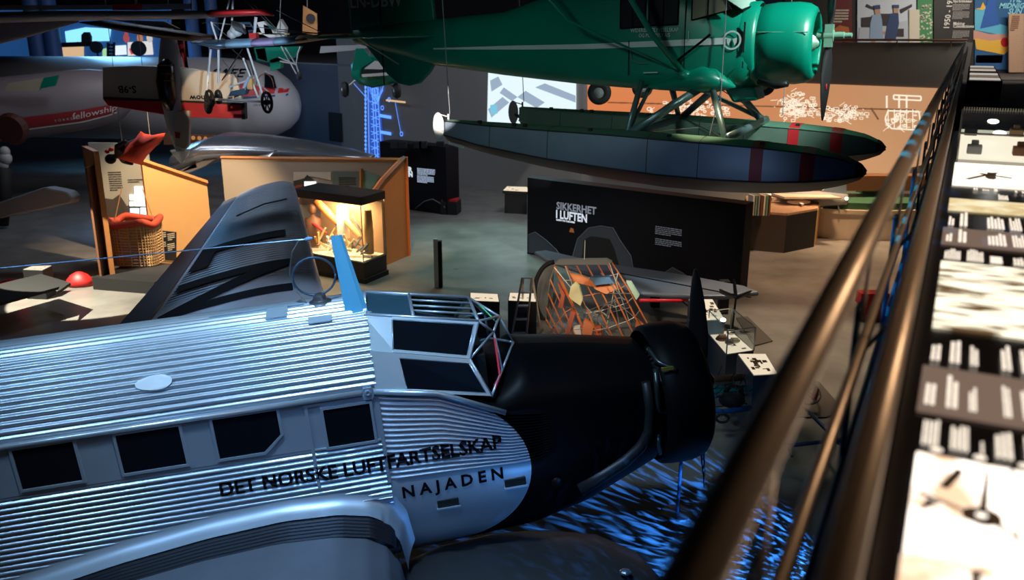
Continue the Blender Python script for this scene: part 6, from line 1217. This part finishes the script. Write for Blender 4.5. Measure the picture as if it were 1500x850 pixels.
MB().prism([PY(*p, 19.2) for p in ((160, 29), (240, 31), (262, 42), (230, 40))], (0, .1, 0)).build('white_tail', M['white'], wp2, world=True); MB().tube([PY(200, 43, 19), PY(200, -40, 19)], .01, 5).build('hanging_wire', M['grey'], wp2, world=True)
# pusher microlight with rainbow wing
mi = thing('rainbow_microlight', 'open frame microlight with blue lilac and ochre wing and spoked wheels', 'microlight', PY(370, 150, 18))
Ym = 18.0; P_ = lambda x, y, dy=0: PY(x, y, Ym + dy)
cols_ = [(290, 340, 'bluesteel'), (340, 376, 'sky'), (376, 408, 'purple'), (408, 440, 'sky'), (440, 472, 'ochre'), (472, 512, 'ochre')]
def wy(x): return float(np.interp(x, [290, 320, 400, 512], [60, 65, 61, 51]))
def wt(x): return float(np.interp(x, [290, 320, 440, 512], [.02, .09, .075, .02]))
for x0, x1, c_ in cols_: MB().loft([[P_(x, wy(x)) + np.array([0, .45 * math.cos(a) - .02, wt(x) * math.sin(a) + .02 * math.cos(a)]) for a in np.linspace(0, 2 * PI, 13)[:-1]] for x in np.linspace(x0, x1, 4)]).build('wing_panel', M[c_], mi, world=True, smooth=True)
wh = mat('white_tube', (.62, .64, .66), .4)
for nm_, pts, r, m_ in (('strut', [(309, 68), (303, 132)], .022, wh), ('strut', [(320, 66), (320, 122)], .024, wh), ('strut', [(309, 32), (320, 66)], .02, wh), ('strut', [(336, 0), (320, 66)], .016, wh), ('strut', [(341, 0), (339, 58)], .018, wh), ('strut', [(356, 85), (378, 143)], .02, wh), ('strut', [(362, 70), (385, 140)], .022, wh), ('frame_tube', [(335, 128), (372, 114)], .018, wh), ('frame_tube', [(303, 145), (383, 149)], .024, wh), ('frame_tube', [(305, 120), (300, 155)], .012, M['matte_black']), ('frame_tube', [(355, 72), (340, 95), (325, 118)], .012, M['matte_black']), ('frame_tube', [(340, 72), (360, 90), (368, 110)], .012, M['matte_black']), ('frame_tube', [(362, 72), (372, 110)], .012, M['matte_black']), ('engine_mast', [(375, 25), (372, 58)], .03, wh)):
    MB().tube([P_(*p) for p in pts], r, 8).build(nm_, m_, mi, world=True)
MB().tube([P_(388 + 13 * math.cos(a) * (1 if math.sin(a) > 0 else 1), 128 - 20 * math.sin(a)) for a in np.linspace(0, PI, 12)], .01, 5).build('front_bow', M['brown'], mi, world=True)
def wheel(x, y, r, dy=0):
    c0 = P_(x, y, dy); w_ = MB().tube([c0 + np.array([r * .62 * math.cos(a), -r * .5 * math.cos(a), r * math.sin(a)]) for a in np.linspace(0, 2 * PI, 29)], .03, 8).build('wheel', M['tyre'], mi, world=True, smooth=True)
    MB().lathe([(.05, -.05), (.05, .05)], c0, (.5, .8, 0), 10, cap=True).build('wheel_hub', M['tyre'], w_, world=True)
    for k in range(6):
        a = k * PI / 3; MB().tube([c0, c0 + np.array([r * .62 * math.cos(a), -r * .5 * math.cos(a), r * math.sin(a)])], .014, 5).build('spoke', M['tyre'], w_, world=True)
wheel(391, 150, .19, -.3); wheel(307, 145, .16); wheel(305, 156, .12, -.4); wheel(320, 142, .12, .3)
mb = MB().loft([[P_(350, 133) + np.array([x * 1.0, y, z]) for x, y, z in ((-.18, -.15, -.10), (.14, -.15, -.08), (.14, .15, -.08), (-.18, .15, -.10))], [P_(350, 133) + np.array([x, y, z]) for x, y, z in ((-.12, -.16, .0), (.2, -.16, .06), (.2, .16, .06), (-.12, .16, .0))]]); mb.build('seat', M['bluesteel'], mi, world=True, bevel=.02)
mb = MB().loft([[P_(356, 124) + np.array([x, y, z]) for x, y, z in ((.02, -.15, -.06), (.08, -.15, -.06), (.08, .15, -.06), (.02, .15, -.06))], [P_(356, 124) + np.array([x, y, z]) for x, y, z in ((.14, -.12, .16), (.19, -.12, .16), (.19, .12, .16), (.14, .12, .16))]]); mb.build('backrest', mat('seat_pale_blue', (.3, .42, .6), .6), mi, world=True)
MB().box(P_(367, 122), (.12, .2, .24)).build('fuel_tank', M['ochre'], mi, world=True, bevel=.03)
for x, y, r in ((346, 45, .13), (352, 40, .10), (340, 50, .1)): MB().ell(P_(x, y), (r, r, r * .9), 10, 7).build('engine_block', wh, mi, world=True, smooth=True)
for k in range(5): MB().lathe([(.11, -.012), (.11, .012)], P_(344 + k * 3, 38 + k, -.1), (1, 0, .4), 12, cap=True).build('cooling_fin', M['steel'], mi, world=True)
MB().tube([P_(346, 34), P_(366, 34), P_(373, 44), P_(364, 46)], .025, 8).build('intake_pipe', M['bluesteel'], mi, world=True); MB().box(P_(372, 53), (.14, .2, .12)).build('red_box', M['red'], mi, world=True)
mb = MB()
for a, b in (((310, 33), (478, 50)), ((358, 0), (420, 60)), ((370, 5), (412, 50)), ((405, 15), (475, 50)), ((405, 46), (480, 50)), ((296, 34), (309, 32)), ((309, 32), (335, 55)), ((326, 88), (350, 118)), ((325, 118), (345, 95))): mb.tube([P_(*a), P_(*b)], .008, 4)
mb.build('bracing_wire', M['steel'], mi, world=True, kind='stuff')
# green and white small planes
def green_plane(name, label, cx, cy, s, Y, full=True):
    t = thing(name, label, 'airplane', PY(cx, cy, Y)); Q = lambda dx, dy, d_=0: PY(cx + dx * s, cy + dy * s, Y + d_)
    rgs = []
    for dx, dy, w_, h_ in ((-26, 6, .05, .2), (-15, 6, .25, .40), (5, 8, .45, .48), (25, 10, .40, .36), (45, 10, .2, .25)): rgs.append([Q(dx, dy) + np.array([0, w_ * math.cos(a), h_ * s * math.sin(a)]) for a in np.linspace(0, 2 * PI, 15)[:-1]])
    MB().loft(rgs).build('fuselage', M['green'], t, world=True, smooth=True); MB().prism([Q(-20, -26, -.5), Q(-8, -26, -.5), Q(4, -8, -.5), Q(-14, 4, -.5), Q(-26, 8, -.5)], (0, .06, 0)).build('tail_fin', M['green'], t, world=True); MB().prism([Q(-8, 4, -.48), Q(8, -8, -.48), Q(18, -6, -.48), Q(26, 5, -.48)], (0, .04, 0)).build('white_top', M['white'], t, world=True)
    MB().prism([Q(-12, 12, -.5), Q(30, 9, -.5), Q(34, 13, -.5), Q(-10, 16, -.5)], (0, .03, 0)).build('white_stripe', M['white'], t, world=True); MB().prism([Q(-9, 6, -.5), Q(28, 4, -.5), Q(30, 8, -.5), Q(-11, 11, -.5)], (0, .03, 0)).build('black_stripe', M['matte_black'], t, world=True)
    for dx, dy in ((-36, 34), (40, 36)):
        MB().tube([Q(dx * .55, 20), Q(dx, dy)], .03, 6).build('leg', M['white'], t, world=True); w_ = MB().lathe([(.05, -.09), (.19, -.09), (.24, 0), (.19, .09), (.05, .09)], Q(dx, dy), (.9, .35, 0), 18, cap=True).build('wheel', M['tyre'], t, world=True, smooth='auto'); MB().ell(Q(dx - 2, dy), (.06, .1, .09)).build('hub_cap', M['white'], w_, world=True)
    MB().tube([Q(0, -5), Q(2, -320)], .01, 4).build('hanging_wire', M['grey'], t, world=True)
    return t
gp = green_plane('green_light_plane', 'small green and white light plane hanging left of the big green tail', 541, 97, 1.0, 27)
MB().prism([PY(*p, 27.2) for p in ((470, 68), (520, 66), (560, 60), (562, 66), (515, 74), (468, 78))], (0, .1, 0)).build('wing', M['white_dull'], gp, world=True)
g2 = thing('green_white_biplane', 'green and white light plane half hidden behind the microlight wing', 'airplane', PY(395, 75, 24)); Q2 = lambda x, y: PY(x, y, 24)
for nm_, q, m_ in (('tail_fin', [(376, 33), (386, 31), (406, 52), (400, 58), (384, 50)], 'white'), ('side_panel', [(386, 36), (396, 38), (400, 50), (388, 50)], 'green'), ('rear_fin', [(404, 44), (410, 28), (418, 40), (416, 56), (404, 56)], 'white'), ('fuselage_skin', [(372, 70), (440, 68), (430, 85), (400, 92), (376, 88)], 'green'), ('fuselage_skin', [(395, 88), (412, 82), (411, 100), (396, 104)], 'green'), ('white_ribbing', [(374, 72), (388, 70), (392, 90), (378, 86)], 'white'), ('yellow_edge', [(372, 48), (420, 49), (420, 51), (372, 50)], 'yellow')): MB().prism([Q2(*p) for p in q], (0, .3, 0)).build(nm_, M[m_], g2, world=True)
for a, b in (((412, 68), (434, 108)), ((418, 70), (432, 92)), ((408, 84), (434, 95)), ((437, 76), (434, 94)), ((434, 94), (439, 111)), ((410, 90), (433, 94)), ((440, 68), (436, 80))): MB().tube([Q2(*a), Q2(*b)], .018, 5).build('leg_strut', wh, g2, world=True)
w_ = MB().lathe([(.04, -.05), (.09, -.05), (.12, 0), (.09, .05), (.04, .05)], Q2(438, 111), (.8, .5, 0), 14, cap=True).build('wheel', M['tyre'], g2, world=True); MB().tube([Q2(410, 44), Q2(412, -40)], .01, 4).build('hanging_wire', M['grey'], g2, world=True)
bn_ = thing('orange_banner', 'dark orange hanging banner with round black crest', 'banner', PY(453, 35, 30)); MB().prism([PY(*p, 30) for p in ((444, 8), (464, 20), (465, 52), (443, 48))], (0, .05, 0)).build('banner_cloth', mat('dim_orange', (.35, .15, .04), .7), bn_, world=True); MB().tube([PY(450, 12, 30), PY(450, -300, 30)], .01, 4).build('hanging_wire', M['grey'], bn_, world=True); MB().lathe([(.15, 0), (.15, .02)], PY(455, 27, 29.93), (0, 1, 0), 14, cap=True).build('crest', M['matte_black'], bn_, world=True)
# aluminium airplane behind the exhibit
al = thing('polished_wing', 'polished aluminium wing with propeller blade behind the orange exhibit', 'wing', PZ(400, 240, 2.3)); A2 = lambda x, y, Y=27.5: PY(x, y, Y)
rs = []
for x, y, c_, th in ((290, 228, 1.6, .42), (330, 214, 1.5, .40), (380, 214, 1.3, .32), (440, 218, 1.05, .24), (500, 225, .8, .16), (545, 230, .3, .05)): rs.append([A2(x, y) + np.array([.2 * c_ * math.cos(a), c_ * math.cos(a), th * math.sin(a) - .12 * c_ * math.cos(a) * 0]) for a in np.linspace(0, 2 * PI, 21)[:-1]])
MB().loft(rs).build('wing_skin', mat('polished_alu', (.55, .60, .68), .25, .85, noise=.15, nscale=2), al, world=True, smooth=True)
blade(MB(), A2(405, 222, 25.9), (0, 1, 0), (-.9, -.3, -.45), 1.1, .36, tw=1.2).build('propeller_blade', M['steel'], al, world=True, smooth=True)
for q in ([(240, 248), (262, 236), (285, 232), (290, 246), (262, 254)], [(262, 252), (300, 230), (318, 232), (300, 244), (276, 254)]): MB().prism([A2(x, y, 26.3) for x, y in q], (0, .06, 0)).build('propeller_blade', M['grey'], al, world=True, bevel=.02)
MB().prism([A2(*p, 26.4) for p in ((444, 254), (470, 244), (500, 240), (492, 246), (460, 254))], (0, .05, 0)).build('wood_blade', M['cream_wood'], al, world=True)
for x, y in ((495, 250), (510, 246), (528, 244)): MB().ell(A2(x, y, 26.6), (.35, .2, .16)).build('float_fitting', M['bluesteel'], al, world=True, smooth=True)
for k in range(8): MB().lathe([(.07, 0), (.05, -.03)], A2(283 + k * 9, 202 + k * .6, 29.5), (0, 1, 0), 10, cap=True).build('row_lamp', em('dim_amber', (.6, .25, .08), .7), al, world=True)
MB().prism([A2(*p, 29.6) for p in ((240, 196), (365, 200), (365, 212), (240, 212))], (0, .1, 0)).build('dark_body', M['brown'], al, world=True)
# ================================================================== FAR LEFT BLUE GALLERY
for k, (x0, x1) in enumerate(((42, 66), (66, 88), (275, 293), (305, 322))):
    c0 = PY((x0 + x1) / 2, 60, 41); r_ = (x1 - x0) / 2600 * 41; tag(MB().lathe([(r_, -3), (r_, 3)], c0, (0, 0, 1), 18, cap=True).build('round_column', mat('blue_column', (.05, .12, .30), .5), smooth='auto'), ('round blue column at far left of the blue gallery', 'round blue column just left of the lit posters', 'round blue column right of the stunt plane tail', 'faint blue column behind the microlight')[k], 'column')
LG = lambda x, y, Y=42: PY(x, y, Y)
def lgp(nm_, label, q, m, Y=42.5, cat='poster'): t = thing(nm_, label, cat, LG(*q[0], Y)); MB().prism([LG(x, y, Y) for x, y in q], (0, .06, 0)).build('board', m, t, world=True); return t
struct(MB().prism([LG(-40, 96, 42.6), LG(250, 96, 42.6), LG(250, 10, 42.6), LG(-40, 10, 42.6)], (0, .1, 0)), 'wall_left_gallery', mat('blue_lit_gallery_wall', (.03, .10, .28), .7, emit=(.01, .05, .16), es=1.0))  # blue gallery light put into the wall's colour and a faint glow
lgp('cyan_light_panel', 'glowing cyan wall panel at the top of the far left gallery', [(97, 62), (160, 60), (162, 42), (125, 40), (95, 46)], em('cyan_glow', (.25, .70, .95), 1.3), 42.5, 'light panel')
t = lgp('fire_poster', 'colourful poster with orange flames in the far left gallery', [(87, 95), (122, 95), (122, 68), (87, 66)], em('print_amber', (.75, .50, .28), .9)); 
for q, m_ in (([(88, 92), (104, 92), (100, 80), (90, 82)], 'print_fire'), ([(104, 92), (118, 93), (112, 82), (106, 74)], 'print_pale'), ([(94, 80), (103, 78), (102, 68), (92, 70)], 'print_darkred')): MB().prism([LG(x, y, 42.52) for x, y in q], (0, .04, 0)).build('print', em(m_, {'print_fire': (1, .22, .10), 'print_pale': (.8, .85, .9), 'print_darkred': (.3, .05, .03)}[m_], 1.0), t, world=True)
lgp('white_notice', 'plain white lit notice in the middle of the far left gallery', [(168, 81), (185, 80), (184, 66), (168, 67)], em('notice_white', (.8, .92, 1), 1.0), 42.52); lgp('green_notice', 'pale green lit notice beside the ladder shelf', [(150, 85), (158, 84), (157, 70), (150, 72)], em('notice_green', (.45, .85, .45), .8), 42.52)
t = lgp('bird_poster', 'white poster with red figure right in the far left gallery', [(187, 82), (224, 80), (222, 60), (187, 62)], em('notice_cream', (.8, .78, .75), .9), 42.52); MB().prism([LG(x, y, 42.48) for x, y in ((189, 72), (196, 66), (198, 78), (192, 80))], (0, .03, 0)).build('print', em('notice_red', (.7, .06, .08), .9), t, world=True)
for k, (x, y) in enumerate(((185, 56), (205, 56), (219, 56))): tag(MB().ell(LG(x, y, 42.5), (.14, .1, .2)).ell(LG(x, y - 6, 42.5), (.09, .08, .1)).build('small_figure', em(('figure_red', 'figure_brown', 'figure_pale')[k], ((.45, .08, .08), (.5, .22, .12), (.7, .65, .6))[k], .8), smooth=True), ('dark red small figure above the white bird poster', 'brown small figure above the dark disc', 'pale small figure beside the stunt plane')[k], 'figure')
for k, (x, y, r) in enumerate(((141, 69, .26), (203, 71, .32))): tag(MB().lathe([(r, -.1), (r, .1)], LG(x, y, 41), (0, 1, 0), 20, cap=True).tube([LG(x, y, 41), LG(x + (4 if k else 6), y + 30, 41)], .04, 6).build('dark_disc_stand', M['matte_black']), ('black disc on a stand left of the white notice', 'black disc in front of the bird poster')[k], 'stand')
sh = thing('ladder_shelf', 'dark ladder shelf standing in the far left gallery', 'shelf', LG(160, 88)); 
for x in (158, 167): MB().tube([LG(x, 90, 41.6), LG(x, 62, 41.6)], .06, 4).build('upright', M['matte_black'], sh, world=True)
for y in (66, 71, 76, 81, 86): MB().tube([LG(158, y, 41.6), LG(167, y, 41.6)], .05, 4).build('shelf_board', M['matte_black'], sh, world=True)
bb = thing('dark_beam', 'thick dark horizontal beam crossing the far left gallery', 'beam', LG(110, 65, 41.3)); MB().tube([LG(84, 66, 41.3), LG(142, 64, 41.3)], .12, 6).build('beam', M['matte_black'], bb, world=True); MB().prism([LG(x, y, 41.3) for x, y in ((119, 64), (132, 64), (132, 54), (129, 47), (123, 47), (119, 51))], (0, .2, 0)).build('bracket_box', M['matte_black'], bb, world=True)
cl_ = bpy.data.lights.new('gallery_lamp', 'AREA'); cl_.energy = 260; cl_.color = (.2, .55, 1); cl_.size = 2; lo = bpy.data.objects.new('gallery_lamp', cl_); COL.objects.link(lo); lo.location = tuple(LG(150, 30, 39)); aim(lo, tuple(LG(170, 100, 37)))
# unclear pale thing at far left, built up as a person-like figure
ps = thing('pale_object', 'small pale lit object with a dark body at the far left edge', 'exhibit', gz(8, 330)); Yp = 27
for x, y, r in ((7, 222, .16), (8, 232, .20), (5, 242, .16)): MB().ell(PY(x, y, Yp), (r, r * .8, r), 10, 7).build('lit_part', M['white_dull'], ps, world=True, smooth=True)
MB().tube([PY(6, 245, Yp), PY(5, 290, Yp), PY(5, 330, Yp)], [.25, .22, .15], 10).build('body', M['matte_black'], ps, world=True, smooth=True)
spot((-15.0, 24.0, 8.0), tuple(PY(7, 230, Yp)), 60, (.9, .95, 1), 8, .5)

GROUPS = {'display_plinth': 'glowing printed plinths by the airliner propeller', 'light_plinth': 'low light plinths behind the cockpit', 'exhibit_piece': 'pieces inside the low glass box showcase', 'model_part': 'model parts lying in the tall glass showcase', 'model_plane': 'models on the patterned counter', 'round_column': 'round blue columns', 'small_figure': 'small figures in the far left gallery', 'dark_disc_stand': 'disc stands in the far left gallery', 'dark_floor_mat': 'dark floor mats', 'red_dome': 'red domes by the spotlit floor'}
for o in list(bpy.data.objects):
    g_n = o.name.split('.')[0]
    if o.parent is None and g_n in GROUPS: o['group'] = GROUPS[g_n]
